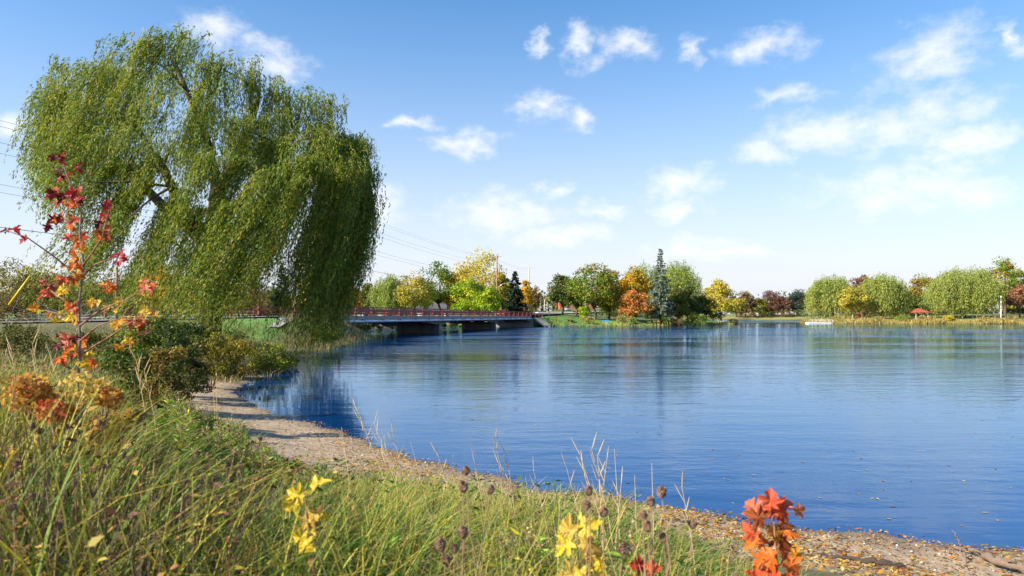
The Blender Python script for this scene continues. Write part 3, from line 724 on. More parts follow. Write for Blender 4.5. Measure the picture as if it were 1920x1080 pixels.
# --- the far shore
for i, (px, py, w, p, lab) in enumerate([
        (1398, 545, 48, 'brown', 'brown tree on the far shore next to the airy yellow tree'), (1422, 555, 40, 'olive', 'low olive tree on the far shore by the white building'),
        (1448, 541, 46, 'maroon', 'maroon tree in the middle of the far shore'), (1470, 553, 36, 'maroon', 'lower maroon tree on the far shore'),
        (1496, 543, 40, 'bluegreen', 'dark blue-green tree on the far shore beside the willows'), (1380, 560, 34, 'dark', 'dark low tree on the far shore behind the point')]):
    broad_tree(px, py, w, 575, PAL[p], lab, seed=36 + i, cb=.03, leaf=.85, group='trees on the far shore')
for i, (px, w) in enumerate([(1395, 50), (1432, 50), (1470, 46), (1505, 44)]):
    bush(px, 580, 597, w, 566, PAL['dark'] if i % 2 else PAL['brown'], ['low brown thicket under the brown far tree', 'dark thicket under the white building', 'brown thicket under the lower maroon tree', 'dark thicket by the far willows'][i], seed=90 + i, leaf=.9, n=700, cat='shrub')
# --- the right shore
small_willow(1560, 514, 88, 278, PAL['willow2'], 'weeping willow behind the dock on the far bank', seed=44, ropes=150, low=.02)
broad_tree(1617, 512, 40, 310, PAL['maroon'], 'maroon treetop showing between the two willows', seed=45, cb=.2)
small_willow(1654, 512, 88, 268, PAL['willow2'], 'weeping willow left of the little red-roofed shelter', seed=46, ropes=170, low=.02)
broad_tree(1598, 537, 52, 260, PAL['yolive'], 'small lime-yellow tree with forked pale trunk between the willows', seed=47, cb=.25, bark='pale_bark')
broad_tree(1735, 507, 66, 318, PAL['maple_turn'], 'dark bronze tree behind the little red-roofed shelter', seed=48, cb=.06)
broad_tree(1712, 545, 60, 318, PAL['dark'], 'dark green tree just behind the shelter roof', seed=49, cb=.03)
small_willow(1806, 500, 126, 266, PAL['willow2'], 'widest weeping willow on the right bank', seed=50, ropes=230, low=.01)
broad_tree(1884, 486, 84, 290, PAL['maple'], 'tall dark green tree right of the widest willow', seed=51, cb=.12, dens=1.2)
broad_tree(1912, 532, 46, 268, PAL['rust'], 'pinkish brown tree at the picture\'s right edge', seed=52, cb=.2)
broad_tree(1950, 500, 90, 290, PAL['green'], 'green tree just past the right edge of the bank', seed=53, cb=.1)
for i, (px, w) in enumerate([(1545, 60), (1690, 70), (1760, 60), (1850, 60), (1900, 60)]):
    bush(px, 578, 597, w, 300, PAL['dark'], ['dark thicket behind the dock', 'dark thicket left of the shelter', 'dark thicket right of the shelter', 'dark thicket under the widest willow', 'dark thicket under the tall right tree'][i], seed=100 + i, leaf=.5, n=1200)
# --- low growth along the shores
for i, (px, top, w, d, p, lab) in enumerate([
        (1094, 574, 26, 199, 'lime', 'tall bright green shrub on the lawn\'s left shore'), (1066, 600, 26, 191, 'reed', 'short tan reeds at the left end of the lawn shore'),
        (1103, 595, 34, 193, 'reed', 'tan reeds below the bright green shrub'), (1166, 592, 28, 195, 'reed', 'clump of reeds on the shore below the orange-pink tree'),
        (1188, 596, 22, 198, 'willow', 'grey-green shrub beside the reeds on the lawn shore'), (1248, 590, 26, 201, 'green', 'green shrub at the foot of the blue spruce'),
        (1270, 598, 26, 202, 'rust', 'low reddish plants on the lawn shore'), (1312, 588, 42, 207, 'willow', 'grey-green shrub near the end of the point'),
        (1298, 585, 26, 210, 'yellow', 'yellow shrub behind the grey-green shrub'), (1373, 599, 28, 232, 'reed', 'tan reeds at the tip of the point'),
        (1225, 601, 30, 200, 'reed', 'short tan reeds in the middle of the lawn shore'),
        (1575, 592, 50, 256, 'reed', 'golden reeds beside the dock'), (1640, 594, 60, 252, 'reed', 'golden reeds below the middle willow'),
        (1688, 590, 40, 252, 'willow', 'green shrub left of the shelter on the bank'), (1740, 592, 50, 250, 'reed', 'tan reeds in front of the shelter'),
        (1780, 592, 24, 248, 'yellow', 'small yellow shrub below the widest willow'), (1850, 594, 50, 247, 'reed', 'tan reeds right of the widest willow'), (1905, 594, 50, 246, 'reed', 'tan reeds at the right end of the bank')]):
    bush(px, top, 605, w, d, PAL[p], lab, seed=120 + i, leaf=.38, n=900, upright=1.2 if p == 'reed' else .2, leafw=.35 if p == 'reed' else .6)

for i, (px, top, w, d) in enumerate([(1092, 572, 50, 238), (1140, 572, 50, 236), (1175, 575, 46, 234), (1222, 574, 50, 234), (1262, 574, 50, 234), (1305, 576, 46, 236), (1338, 578, 40, 244)]):
    bush(px, top, 600, w, d, PAL['dark'] if i % 2 else PAL['olive'], ['dark undergrowth behind the large green maple\'s left side', 'dark undergrowth behind the large green maple\'s right side', 'dark undergrowth behind the orange-pink tree', 'dark undergrowth left of the blue spruce trunk', 'dark undergrowth right of the blue spruce trunk', 'dark undergrowth behind the grey-green point shrub', 'dark undergrowth behind the airy yellow tree'][i], seed=150 + i, leaf=.45, n=1300)
for i in range(7):  # thickets added upstream to darken what shows under the bridge
    q = BA + NL * (22 + (i % 2) * 2) + U * (4 + i * 15)
    px = 960 + q[0] / q[1] * F
    bush(px, HZ + (H - 2.6) / q[1] * F, 600, 24 / q[1] * F, q[1], PAL['dspruce'] if i % 2 else PAL['dark'], 'dark thicket added to shade the view under the bridge, %s from its near end' % ('first', 'second', 'third', 'fourth', 'fifth', 'sixth', 'seventh')[i], seed=170 + i, leaf=.5, n=2600)

def treeline():
    """woods far off that read as one mass"""
    g = np.random.default_rng(5); C = []; col = []
    for k in range(420):
        side = g.uniform(); 
        if side < .62: az = g.uniform(-.80, .36)
        else: az = g.uniform(.36, .82)
        d = g.uniform(390, 520) if az < .28 else (g.uniform(640, 760) if az < .43 else g.uniform(350, 470))
        x = math.tan(az) * d; zb = float(ground_z(x, d)); 
        if lake_sd(np.array([x]), np.array([d]))[0] < 4: continue
        h = g.uniform(10, 18) * (d / 450); r = h * .6; n = 150
        o = unit(g.normal(size=(n, 3))) * g.uniform(.5, 1.05, (n, 1)) * np.array([r, r * .7, h * .5])
        C.append(o + np.array([x, d, zb + h * .5])); p = [PAL['brown'], PAL['olive'], PAL['dark'], PAL['yolive'], PAL['rust']][g.integers(0, 5)]
        col.append(pick(p, n, g, .2))
    C = np.concatenate(C); col = np.concatenate(col); n = len(C)
    Ls = g.uniform(1.2, 2.6, n)
    o = link('treeline', leaf_mesh('treeline', C, unit(g.normal(size=(n, 3))), unit(g.normal(size=(n, 3)) + np.array([-.4, -.6, .4])), Ls, Ls * .7, col, M['leaf']))
    tag(o, 'distant autumn woods on the skyline behind the nearer trees', 'woods', kind='stuff')
treeline()

def shore_reeds(name, label, n, pxr, dr, palette, hr, seed, smax=9):
    g = np.random.default_rng(seed); k = n * 6
    d = g.uniform(*dr, k); x = (g.uniform(*pxr, k) - 960) / F * d; sdv = lake_sd(x, d); ok = (sdv > .1) & (sdv < smax * g.uniform(.1, 1, k)); x, d, sdv = x[ok][:n], d[ok][:n], sdv[ok][:n]; n = len(x)
    z = ground_z(x, d); pt = .45 + .55 * np.clip(np.sin(x * .31 + seed) + .6 * np.sin(x * .83) + .5, 0, 1.4)
    Ls = g.uniform(*hr, n) * pt; T = np.stack([g.normal(0, .22, n), g.normal(0, .2, n), np.ones(n)], 1)
    o = link(name, leaf_mesh(name, np.stack([x, d, z - .05], 1), T, np.array([-.3, -1, .3]) + g.normal(0, .5, (n, 3)), Ls, g.uniform(.12, .3, n), pick(palette, n, g, .22), M['grass']))
    tag(o, label, 'reeds', kind='stuff')
RD = [(5, srgb(196, 172, 98, .9)), (3, srgb(168, 150, 74, .9)), (2, srgb(128, 138, 60, .9)), (1.5, srgb(176, 128, 76, .9))]
shore_reeds('far_bank_reeds', 'golden reeds and rough grass along the willow bank', 7000, (1500, 1990), (225, 275), RD, (.5, 1.7), 5)
shore_reeds('lawn_edge_reeds', 'tan reeds edging the lawn at the waterline', 2600, (1030, 1400), (178, 245), RD, (.4, 1.3), 6, 3.0)

# ------------------------------------------------------------------ the big willow
def big_willow():
    g = np.random.default_rng(11); D = 42.0
    bx, by = (392 - 960) / F * D, D; bz = float(ground_z(bx, by)) - .1
    root = empty('weeping_willow', (bx, by, bz), 'huge windblown weeping willow leaning over the near bank', 'tree')
    B = np.array([bx, by, bz])
    cx = [60, 75, 110, 160, 225, 240, 300, 372, 388, 430, 480, 512, 600, 626, 642, 668, 692]
    cy = [255, 175, 118, 112, 102, 66, 60, 62, 95, 112, 118, 152, 172, 196, 240, 276, 318]
    tipx = [20, 60, 100, 150, 200, 260, 300, 380, 480, 540, 600, 660, 700]
    tipy = [350, 385, 480, 560, 580, 590, 610, 635, 645, 650, 668, 590, 400]
    heads = []
    def add(px, py, t, w=1.0): heads.append((px, py, t, w))
    for k in range(30):                                   # the skyline
        px = 70 + (680 - 70) * (k + g.uniform(0, 1)) / 30; add(px + 10, np.interp(px, cx, cy) + g.uniform(2, 34), g.uniform(-.35, .35), .7)
    for k in range(48):                                   # the rounded front, and a thinner back
        px = g.uniform(90, 650); t = -abs(g.normal(.55, .3)) if k < 36 else g.uniform(.3, .95)
        t = max(t, -1); yt = np.interp(px, cx, cy); q = 1 - math.sqrt(max(0, 1 - t * t))
        add(px, yt + 25 + (395 - yt) * (.55 * q + g.uniform(0, .55)), t)
    for k in range(19):                                   # right-hand curtain
        add(g.uniform(580, 688), g.uniform(240, 390), g.uniform(-.6, .6), 1.1)
    for k in range(9):                                    # left shoulder
        add(g.uniform(85, 190), g.uniform(170, 300), g.uniform(-.6, .4), .9)
    for k in range(25):                                   # long front curtains to the ground
        add(215 + 475 * (k + g.uniform(.1, .7)) / 25, g.uniform(290, 410), g.uniform(-1, .3), 2.0)
    rp0 = []; rL = []; rout = []; rwind = []; rw = []
    hp = []
    for px, py, t, w in heads:
        half = 8.5 * math.sqrt(max(.05, 1 - ((px - 365) / 345) ** 2)); d = D + t * half
        p = at(px, py, d); hp.append(p)
        oc = p - np.array([bx, by, 0]); oc[2] = 0; oc = oc / (np.linalg.norm(oc) + 1e-6)
        wl0 = (g.uniform(.42, .58) if px < 590 else g.uniform(.22, .36)) if w == 2.0 else (g.uniform(.30, .46) if py > 250 and px < 560 else g.uniform(.18, .32))
        ff = 1.0 if w == 2.0 else (g.uniform(.86, 1) if g.uniform() < .36 + .12 * (px > 540) + .1 * (py > 330) else g.uniform(.25, .7))
        for r in range(int((13 if w < 2 else 7) * min(w, 1.2))):
            q = p + g.normal(0, 1, 3) * np.array([.46, .40, .26]) * (1 if w < 2 else .34)
            wl = wl0 + g.normal(0, .03)
            L = 4.0                                       # the shoots end at an uneven lower line
            for _ in range(3):
                ex = 960 + (q[0] - wl * L) / q[1] * F
                yl = np.interp(ex, tipx, tipy); yl = yl if w == 2.0 or (px > 600 and ff > .8) else min(yl, 415 + 55 * math.sin(px * .05))
                zt = H - (yl - HZ) / F * D + g.uniform(-.3, .4)
                L = max(.8, q[2] - zt)
            Lr = L * ff * (g.uniform(.80, 1.06) if w == 2.0 else g.uniform(.72, 1.0))
            rp0.append(q); rL.append(min(Lr, 13.5)); rout.append(unit(oc + g.normal(0, .35, 3) * np.array([1, 1, 0]))); rwind.append((-wl, g.normal(0, .03), 0)); rw.append(g.uniform(.6, 1.4) * (.9 if w < 2 else 1.5))
    rp0 = np.array(rp0); rL = np.array(rL); rout = np.array(rout); rwind = np.array(rwind)
    ns = np.clip((np.array(rw) * (3.4 + rL * .75)).astype(int), 4, 13)
    k = np.repeat(np.arange(len(rp0)), ns); m = len(k)
    p0 = rp0[k] + g.normal(0, .11, (m, 3)) - B; L = rL[k] * g.uniform(.62, 1.06, m)
    out_ = unit(rout[k] + g.normal(0, .16, (m, 3)) * np.array([1, 1, .4]))
    palette = [(10, srgb(132, 150, 50, .80)), (6, srgb(152, 170, 66, .82)), (4, srgb(96, 118, 46, .78)), (1.6, srgb(204, 184, 48, .85)), (.6, srgb(230, 188, 36, .85))]
    per = np.maximum(8, (L * 9.6).astype(int))
    A = strand_leaves(g, p0, out_, g.uniform(.3, .9, m), g.uniform(.15, .6, m), L, rwind[k] + g.normal(0, .035, (m, 3)) * np.array([1, 1, 0]), per, .033, .19, .25, palette)
    link('crown', leaf_mesh('crown', *A, M['willow_leaf']), root)
    # trunk and limbs
    def W(px, py, dd=0): return tuple(at(px, py, D + dd) - B)
    mb = MB()
    mb.tube([(0, 0, -.3), (0, 0, .5), W(398, 560), W(392, 500), W(382, 450)], [1.0, .72, .58, .52, .46], 12)
    mb.build('trunk', M['bark'], root, True)
    hp = np.array(hp) - B
    def limb(pts, r0, r1):
        mb = MB(); n = len(pts); mb.tube(pts, [r0 + (r1 - r0) * i / (n - 1) for i in range(n)], 9); mb.build('limb', M['bark'], root, True)
    mains = [[W(383, 455), W(372, 428, -1), W(345, 395, -2), (W(322, 350, -2.6)), W(306, 315, -3), W(284, 285, -3.2), W(258, 240, -3), W(240, 200, -2)],
             [W(384, 455), W(400, 400, 0), W(405, 330, 1), W(385, 250, 1), W(350, 170, .5), W(320, 100, 0)],
             [W(386, 460), W(430, 400, -1), W(490, 330, -2), W(535, 280, -2.4), W(555, 250, -2)],
             [W(388, 470), W(460, 410, 1), W(540, 350, 2), W(610, 310, 2), W(655, 300, 1)],
             [W(380, 450), W(320, 400, 2), W(240, 320, 3), W(160, 240, 3), W(110, 190, 2)],
             [W(400, 380), W(450, 280, 1), W(480, 200, 1), W(486, 175, 1)]]
    allp = []
    for q in mains:
        limb(q, .40, .10); allp += [np.array(p) for p in q[1:]]
    allp = np.array(allp)
    for h_ in hp[::3]:
        dd = np.linalg.norm(allp - h_, axis=1) + np.where(allp[:, 2] > h_[2] + .3, 6, 0); b = allp[np.argmin(dd)]
        h_ = b + (h_ - b) * .86 - np.array([0, 0, .25]); mid = (b + h_) / 2 + np.array([0, 0, .15]); MB().tube([b, mid, h_], [.09, .06, .025], 5).build('branch', M['bark'], root, True)
big_willow()

# ------------------------------------------------------------------ shrubs and growth on the near bank
for i, (px, top, w, d, p, lab, lf, n) in enumerate([
        (262, 582, 130, 17, [(5, srgb(70, 92, 34, .92)), (2, srgb(170, 170, 40, .92)), (2, srgb(96, 112, 40, .92))], 'dark green shrub with yellow leaves right of the red-leaved sapling', .075, 4200),
        (325, 590, 120, 21, [(6, srgb(62, 82, 34, .92)), (2, srgb(120, 130, 44, .92))], 'dense dark green shrub under the willow\'s left tips', .08, 4000),
        (300, 640, 120, 14, [(5, srgb(92, 92, 44, .92)), (2, srgb(160, 140, 50, .92)), (1, srgb(190, 110, 60, .92))], 'low olive thicket below the dark green shrub', .06, 4000),
        (392, 622, 90, 25, [(5, srgb(84, 92, 40, .92)), (2, srgb(176, 164, 44, .92)), (1, srgb(150, 96, 60, .92))], 'olive shrub with yellow sprays under the willow', .08, 3200),
        (445, 634, 86, 29, [(5, srgb(104, 106, 46, .92)), (2, srgb(206, 178, 44, .92)), (1.5, srgb(210, 110, 56, .92))], 'shrub flecked with orange and yellow under the willow', .085, 3000),
        (505, 640, 80, 33, [(5, srgb(112, 124, 48, .92)), (2, srgb(186, 176, 50, .92))], 'yellowish shrub by the water under the willow', .09, 2600),
        (352, 660, 80, 20, [(5, srgb(74, 80, 40, .92)), (2, srgb(120, 110, 56, .92))], 'low dark scrub at the back of the sandy shore', .06, 3200),
        (425, 652, 60, 29, [(5, srgb(86, 104, 42, .92)), (2, srgb(140, 136, 58, .92))], 'low green scrub where the sandy shore ends', .07, 2600),
        (520, 662, 70, 36, [(5, srgb(108, 120, 48, .92)), (3, srgb(160, 146, 76, .92))], 'low scrub on the bank beside the willow\'s reflection', .09, 2200),
        (612, 612, 60, 60, [(5, srgb(96, 122, 44, .92)), (2, srgb(140, 148, 52, .92))], 'green shrub at the near end of the bridge', .14, 2400),
        (300, 598, 110, 28, [(5, srgb(66, 84, 36, .92)), (2, srgb(110, 116, 44, .92))], 'tall dark shrub in the willow\'s shade behind the thicket', .10, 3600),
        (365, 606, 110, 31, [(5, srgb(92, 100, 40, .95)), (2, srgb(186, 170, 50, .95))], 'shrub with yellow tops in front of the willow\'s trunk', .10, 3600),
        (425, 618, 90, 34, [(5, srgb(88, 96, 42, .95)), (2, srgb(150, 140, 50, .95))], 'olive shrub right of the willow\'s trunk', .10, 3200),
        (225, 640, 70, 24, [(5, srgb(78, 104, 38, .92)), (2, srgb(130, 130, 46, .92))], 'small green shrub before the road, behind the sapling', .08, 2200),
        (40, 610, 130, 26, [(5, srgb(96, 100, 44, .92)), (3, srgb(140, 124, 60, .92))], 'rough olive bush before the road at the left edge', .08, 2600),
        (148, 622, 120, 30, [(5, srgb(88, 102, 40, .92)), (3, srgb(150, 130, 52, .92))], 'rough green bush before the road behind the sapling\'s stem', .09, 2600)]):
    bush(px, top, 700, w * 1.2, d, p, lab, seed=200 + i, leaf=lf * 1.1, n=int(n * 1.1))

def bare_brush():
    g = np.random.default_rng(8); d = 70; x = (132 - 960) / F * d; zb = float(ground_z(x, d))
    root = empty('bare_shrub', (x, d, zb), 'grey leafless brush beyond the road behind the sapling', 'shrub')
    mb = MB()
    for k in range(170):
        a = g.uniform(0, 6.28); l = g.uniform(1.2, 4.2); ox = g.normal(0, 1.4)
        di = np.array([math.cos(a) * .9, math.sin(a) * .6, g.uniform(.25, 1.1)]); di /= np.linalg.norm(di)
        b = np.array([ox, g.normal(0, .8), 0]); m = b + di * l * .5 + np.array([0, 0, .2]); e = b + di * l + np.array([0, 0, -.15 * l])
        mb.tube([b, m, e], [.03, .022, .01], 4)
    mb.build('twigs', M['pale_bark'], root)
bare_brush()

# ------------------------------------------------------------------ poles, wires, buildings, cars, shelter, dock, bench
POLES = [((-50, 25), 17.2), ((-25, 90), 16.6), ((-4, 185), 16.4), ((5.75, 230), 15.9)]
def pole(x, y, h, label, mat, arm=True, name='utility_pole', r=.17, group=None):
    zb = float(ground_z(x, y)) - .1
    root = empty(name, (x, y, zb), label, 'pole', group)
    MB().tube([(0, 0, -.5), (0, 0, h * .5), (0, 0, h)], [r, r * .85, r * .65], 10).build('shaft', M[mat], root, True)
    if arm:
        ca = MB().beam((-1.15, .25, h - .5), (1.15, -.25, h - .5), .10, .12).build('crossarm', M[mat], root)
        for q in (-1.05, -.4, .4, 1.05): MB().tube([(q, -.22 * q, h - .44), (q, -.22 * q, h - .22)], [.05, .03], 6).build('insulator', M['metal'], ca)
    return root
pole(-50, 25, 17.2 + 2.7 - 2.0, 'utility pole out past the left edge of the picture', 'wood_pole')
pole(-25, 90, 16.9, 'utility pole hidden behind the big willow', 'wood_pole')
p1 = pole(-4.1, 186, 16.9, 'tall brown utility pole with street light behind the bridge', 'wood_pole', r=.24)
MB().tube([(0, -.1, 7.8), (1.6, -.3, 9.0), (3.4, -.5, 9.4), (4.4, -.6, 9.3)], .07, 8).build('lamp_arm', M['metal'], p1, True)
MB().box((4.7, -.62, 9.28), (.9, .32, .18)).build('lamp_head', M['metal'], p1)
pole(5.75, 230, 16.3, 'pale utility pole with crossarm at the far end of the bridge', 'pale_pole', r=.24)
for i, (px, py, d) in enumerate([(1013, 556, 330), (1021, 562, 370), (1026, 565, 410), (1031, 567, 450)]):
    x = (px - 960) / F * d
    pole(x, d, (HZ - py) / F * d + H - float(ground_z(x, d)), ['tallest of the distant pale poles down the road', 'second of the distant pale poles down the road', 'third distant pale pole down the road', 'farthest pale pole down the road'][i], 'pale_pole', False, r=.3)
x = (1877 - 960) / F * 255
pole(x, 255, 9.0, 'white lamp post under the tall right tree', 'white', False, name='lamp_post', r=.28)
x = (219 - 960) / F * 64
pole(x, 64, 5.2, 'short brown post beyond the road behind the willow\'s tips', 'wood_pole', False, name='wooden_post', r=.16)
WIRE_Z = [(16.3, 0), (15.7, .5), (14.7, -.6), (13.5, .9), (11.3, -.2), (10.6, .2), (7.9, 0)]
WL = ['uppermost power line over the road', 'second power line from the top', 'third power line from the top', 'fourth power line from the top', 'fifth power line from the top', 'sixth power line from the top', 'lowest thick cable on the utility poles']
for (hz, off), lab in zip(WIRE_Z, WL):
    pts = []
    k = (hz / 16.3)
    ends = [((-50, 25), H + hz), ((-25, 90), H + hz * .95), ((-4.1, 186), H + hz * .96), ((5.75, 230), H + hz * .96)]
    for i in range(3):
        (a, za), (b, zb_) = ends[i], ends[i + 1]
        sag = .9 if i < 2 else .4
        for t in np.linspace(0, 1, 12)[(0 if i == 0 else 1):]:
            pts.append((a[0] + (b[0] - a[0]) * t + off, a[1] + (b[1] - a[1]) * t, za + (zb_ - za) * t - sag * 4 * t * (1 - t)))
    o = MB().tube(pts, .024 if hz < 9 else .013, 5).build('power_line', M['wire'], None, True)
    tag(o, lab, 'cable', 'power lines along the road')

def guy_guard():
    a = at(17, 572, 30); b = at(57, 518, 30); e = at(120, 433, 30.5)
    root = empty('guy_wire', tuple(at(2, 592, 30)), 'guy wire with yellow guard slanting up at the left edge', 'cable')
    B = at(2, 592, 30)
    MB().tube([a - B, b - B], .055, 8).build('guard', M['yellow'], root, True)
    MB().tube([(0, 0, -.8), b - B, (e - B)], .012, 5).build('wire', M['wire'], root)
guy_guard()

def house(px, base, d, w, h, dep, roofh, label, wall, roof, rz=0.0, gable_front=True, windows=2, name='house'):
    x = (px - 960) / F * d; zb = float(ground_z(x, d)) - .2
    root = empty(name, (x, d, zb), label, 'house' if name == 'house' else 'building', None, rz)
    if gable_front:
        MB().prism([(-w / 2, 0), (w / 2, 0), (w / 2, h), (0, h + roofh), (-w / 2, h)], lambda p: (p[0], -dep / 2, p[1]), lambda p: (p[0], dep / 2, p[1])).build('wall', M[wall], root)
        for s in (-1, 1):
            MB().beam((0, 0, 0), (1, 0, 0), 0, 0)
            m = MB(); e = .5
            m.prism([(0, h + roofh + .02), (s * (w / 2 + e), h - e * roofh / (w / 2) + .02), (s * (w / 2 + e), h - e * roofh / (w / 2) + .25), (0, h + roofh + .27)], lambda p: (p[0], -dep / 2 - .4, p[1]), lambda p: (p[0], dep / 2 + .4, p[1]))
            m.build('roof', M[roof], root)
    else:
        MB().box((0, 0, h / 2), (w, dep, h)).build('wall', M[wall], root)
        MB().prism([(-dep / 2 - .5, h), (dep / 2 + .5, h), (0, h + roofh)], lambda p: (-w / 2 - .4, p[0], p[1] + .01), lambda p: (w / 2 + .4, p[0], p[1] + .01)).build('roof', M[roof], root)
    for i in range(windows):
        wx = (i + .5) / windows * w * .8 - w * .4; ww = w * .8 / windows * .62
        fr = MB().box((wx, -dep / 2 - .03, h * .58), (ww + .3, .1, h * .42 + .3)).build('window', M['white'], root)
        MB().box((wx, -dep / 2 - .09, h * .58), (ww, .04, h * .42)).build('pane', M['glass'], fr)
    return root
house(667, 582, 222, 6.5, 3.6, 8, 1.9, 'white gabled house behind the left part of the bridge', 'white', 'shingle', windows=3)
house(640, 582, 236, 11, 3.6, 8, 3.2, 'house with dark roof left of the white gabled house', 'brick', 'shingle', gable_front=False)
house(699, 582, 225, 7, 3.0, 7, 1.2, 'low pale house beside the pale willow behind the bridge', 'white', 'shingle', gable_front=False, windows=1)
house(765, 582, 224, 10, 3.4, 8, 3.2, 'grey-roofed house behind the straw yellow tree', 'white', 'shingle', gable_front=False, windows=2)
house(812, 582, 226, 9, 3.4, 8, 3.0, 'grey-roofed house behind the tall fresh green tree', 'white', 'shingle', gable_front=False, windows=2)
house(1080, 590, 300, 15, 4.0, 10, .5, 'low red brick building behind the dark round tree', 'brick', 'rust_shingle', gable_front=False, windows=4, name='brick_building')
house(1020, 575, 420, 9, 5.0, 10, 2.0, 'small white building far down the road', 'white', 'shingle', windows=2, name='white_building')
house(1437, 580, 590, 12, 11.0, 10, 3.0, 'white building peeking between the far shore trees', 'white', 'shingle', windows=2, name='white_building')

def car_meshes(color, key):
    body = principled('car_paint_' + key, color, .25, spec=.6)
    L, Wd = 4.4, 1.78
    prof = [(-2.2, .35), (2.15, .35), (2.2, .62), (2.05, .82), (1.0, .95), (-1.9, .98), (-2.2, .85)]
    m = MB().prism(prof, lambda p: (p[0], -Wd / 2, p[1]), lambda p: (p[0], Wd / 2, p[1]))
    mb_body = m.mesh('body', body)
    cab = [(1.0, .94), (.35, 1.42), (-1.2, 1.46), (-1.95, .97)]
    mb_glass = MB().prism(cab, lambda p: (p[0], -Wd / 2 + .10 + .12 * (p[1] - .94) / .5, p[1]), lambda p: (p[0], Wd / 2 - .10 - .12 * (p[1] - .94) / .5, p[1])).mesh('window', M['glass'])
    rf = MB().box((-.42, 0, 1.46), (1.5, 1.36, .06)); 
    for s in (-1, 1):
        rf.beam((.98, s * .78, .96), (.34, s * .67, 1.45), .06, .06); rf.beam((-.4, s * .79, .96), (-.42, s * .68, 1.45), .05, .09); rf.beam((-1.9, s * .78, .98), (-1.2, s * .67, 1.46), .06, .10)
    mb_roof = rf.mesh('roof', body)
    wh = MB().tube([(0, -.11, 0), (0, .11, 0)], .33, 14).mesh('tyre', M['rubber']); ri = MB().tube([(0, -.125, 0), (0, .125, 0)], .2, 10).mesh('rim', M['rim'])
    hl = MB().box((0, 0, 0), (.06, .34, .14)).mesh('headlight', M['lamp'])
    return mb_body, mb_glass, mb_roof, wh, ri, hl
def car(ms, x, y, z, rz, label):
    root = empty('car', (x, y, z), label, 'car', 'cars on the road', rz)
    b = link('body', ms[0], root); link('window', ms[1], root); link('roof', ms[2], root)
    for sx in (1.35, -1.3):
        for sy in (-.82, .82):
            w = link('wheel', ms[3], root, (sx, sy, .33)); link('rim', ms[4], w)
    for sy in (-.6, .6): link('headlight', ms[5], root, (2.18, sy, .68))
    return root
ang = math.atan2(U[1], U[0])
cw = car_meshes(srgb(222, 224, 228), 'white'); cr_ = car_meshes(srgb(170, 34, 34), 'red'); cs = car_meshes(srgb(150, 156, 164), 'silver'); cd = car_meshes(srgb(46, 52, 62), 'dark')
q = BA + NL * 3.4 + U * 3.0; car(cw, q[0], q[1], DECK + .01, ang, 'white car on the near end of the bridge behind the willow')
q = BA + NL * 3.4 + U * 84; car(cr_, q[0], q[1], DECK + .01, ang + math.pi, 'red car at the far end of the bridge')
def far_car(ms, px, d, rz, label):
    x = (px - 960) / F * d; rd, rzz = road_near(np.array(x), np.array(float(d))); z = max(float(ground_z(x, d)), float(rzz) + .3 if rd < 5 else -9)
    car(ms, x, d, z + .02, rz, label)
far_car(cs, 1064, 262, ang + .5, 'silver car parked by the dark round tree')
far_car(cw, 1008, 292, ang - .1, 'white car beside the pale utility pole')
far_car(cd, 1016, 320, ang + 1.2, 'dark car far down the road beyond the bridge')
far_car(cd, 1036, 330, ang + .9, 'dark car parked left of the dark round tree')
far_car(cw, 1027, 352, ang + .7, 'white car farthest down the road')

def shelter():
    d = 262; x = (1722 - 960) / F * d; zb = float(ground_z(x, d)) - .05
    root = empty('picnic_shelter', (x, d, zb), 'small open shelter with red hipped roof between the willows', 'shelter')
    zt = 2.5; e = 3.0
    MB().add([(-e, -e, zt), (e, -e, zt), (e, e, zt), (-e, e, zt), (-.5, 0, zt + 1.5), (.5, 0, zt + 1.5), (-e, -e, zt - .15), (e, -e, zt - .15), (e, e, zt - .15), (-e, e, zt - .15)],
             [(0, 1, 5, 4), (1, 2, 5), (2, 3, 4, 5), (3, 0, 4), (6, 9, 8, 7), (0, 6, 7, 1), (1, 7, 8, 2), (2, 8, 9, 3), (3, 9, 6, 0)]).build('roof', M['rust_shingle'], root)
    for a in (-2.3, 2.3):
        for b in (-2.3, 2.3): MB().box((a, b, zt / 2 - .1), (.25, .25, zt)).build('post', M['pale_pole'], root)
shelter()

def dock():
    d = 254; x = (1536 - 960) / F * d
    root = empty('dock', (x, d, 0), 'white floating dock with railings on the far bank', 'dock')
    for k, (a, b) in enumerate(((-4.5, -.4), (-.2, 4.5))):
        MB().box(((a + b) / 2, 0, .18 + .08 * (k == 0)), (b - a, 3, .5)).build('float', M['white'], root)
        for u in np.linspace(a + .1, b - .1, 4): MB().box((u, -1.4, .9), (.1, .1, 1.2)).build('rail_post', M['white'], root)
        MB().box(((a + b) / 2, -1.4, 1.5), (b - a, .1, .1)).build('rail', M['white'], root)
        MB().box(((a + b) / 2, -1.4, 1.0), (b - a, .1, .1)).build('rail', M['white'], root)
dock()

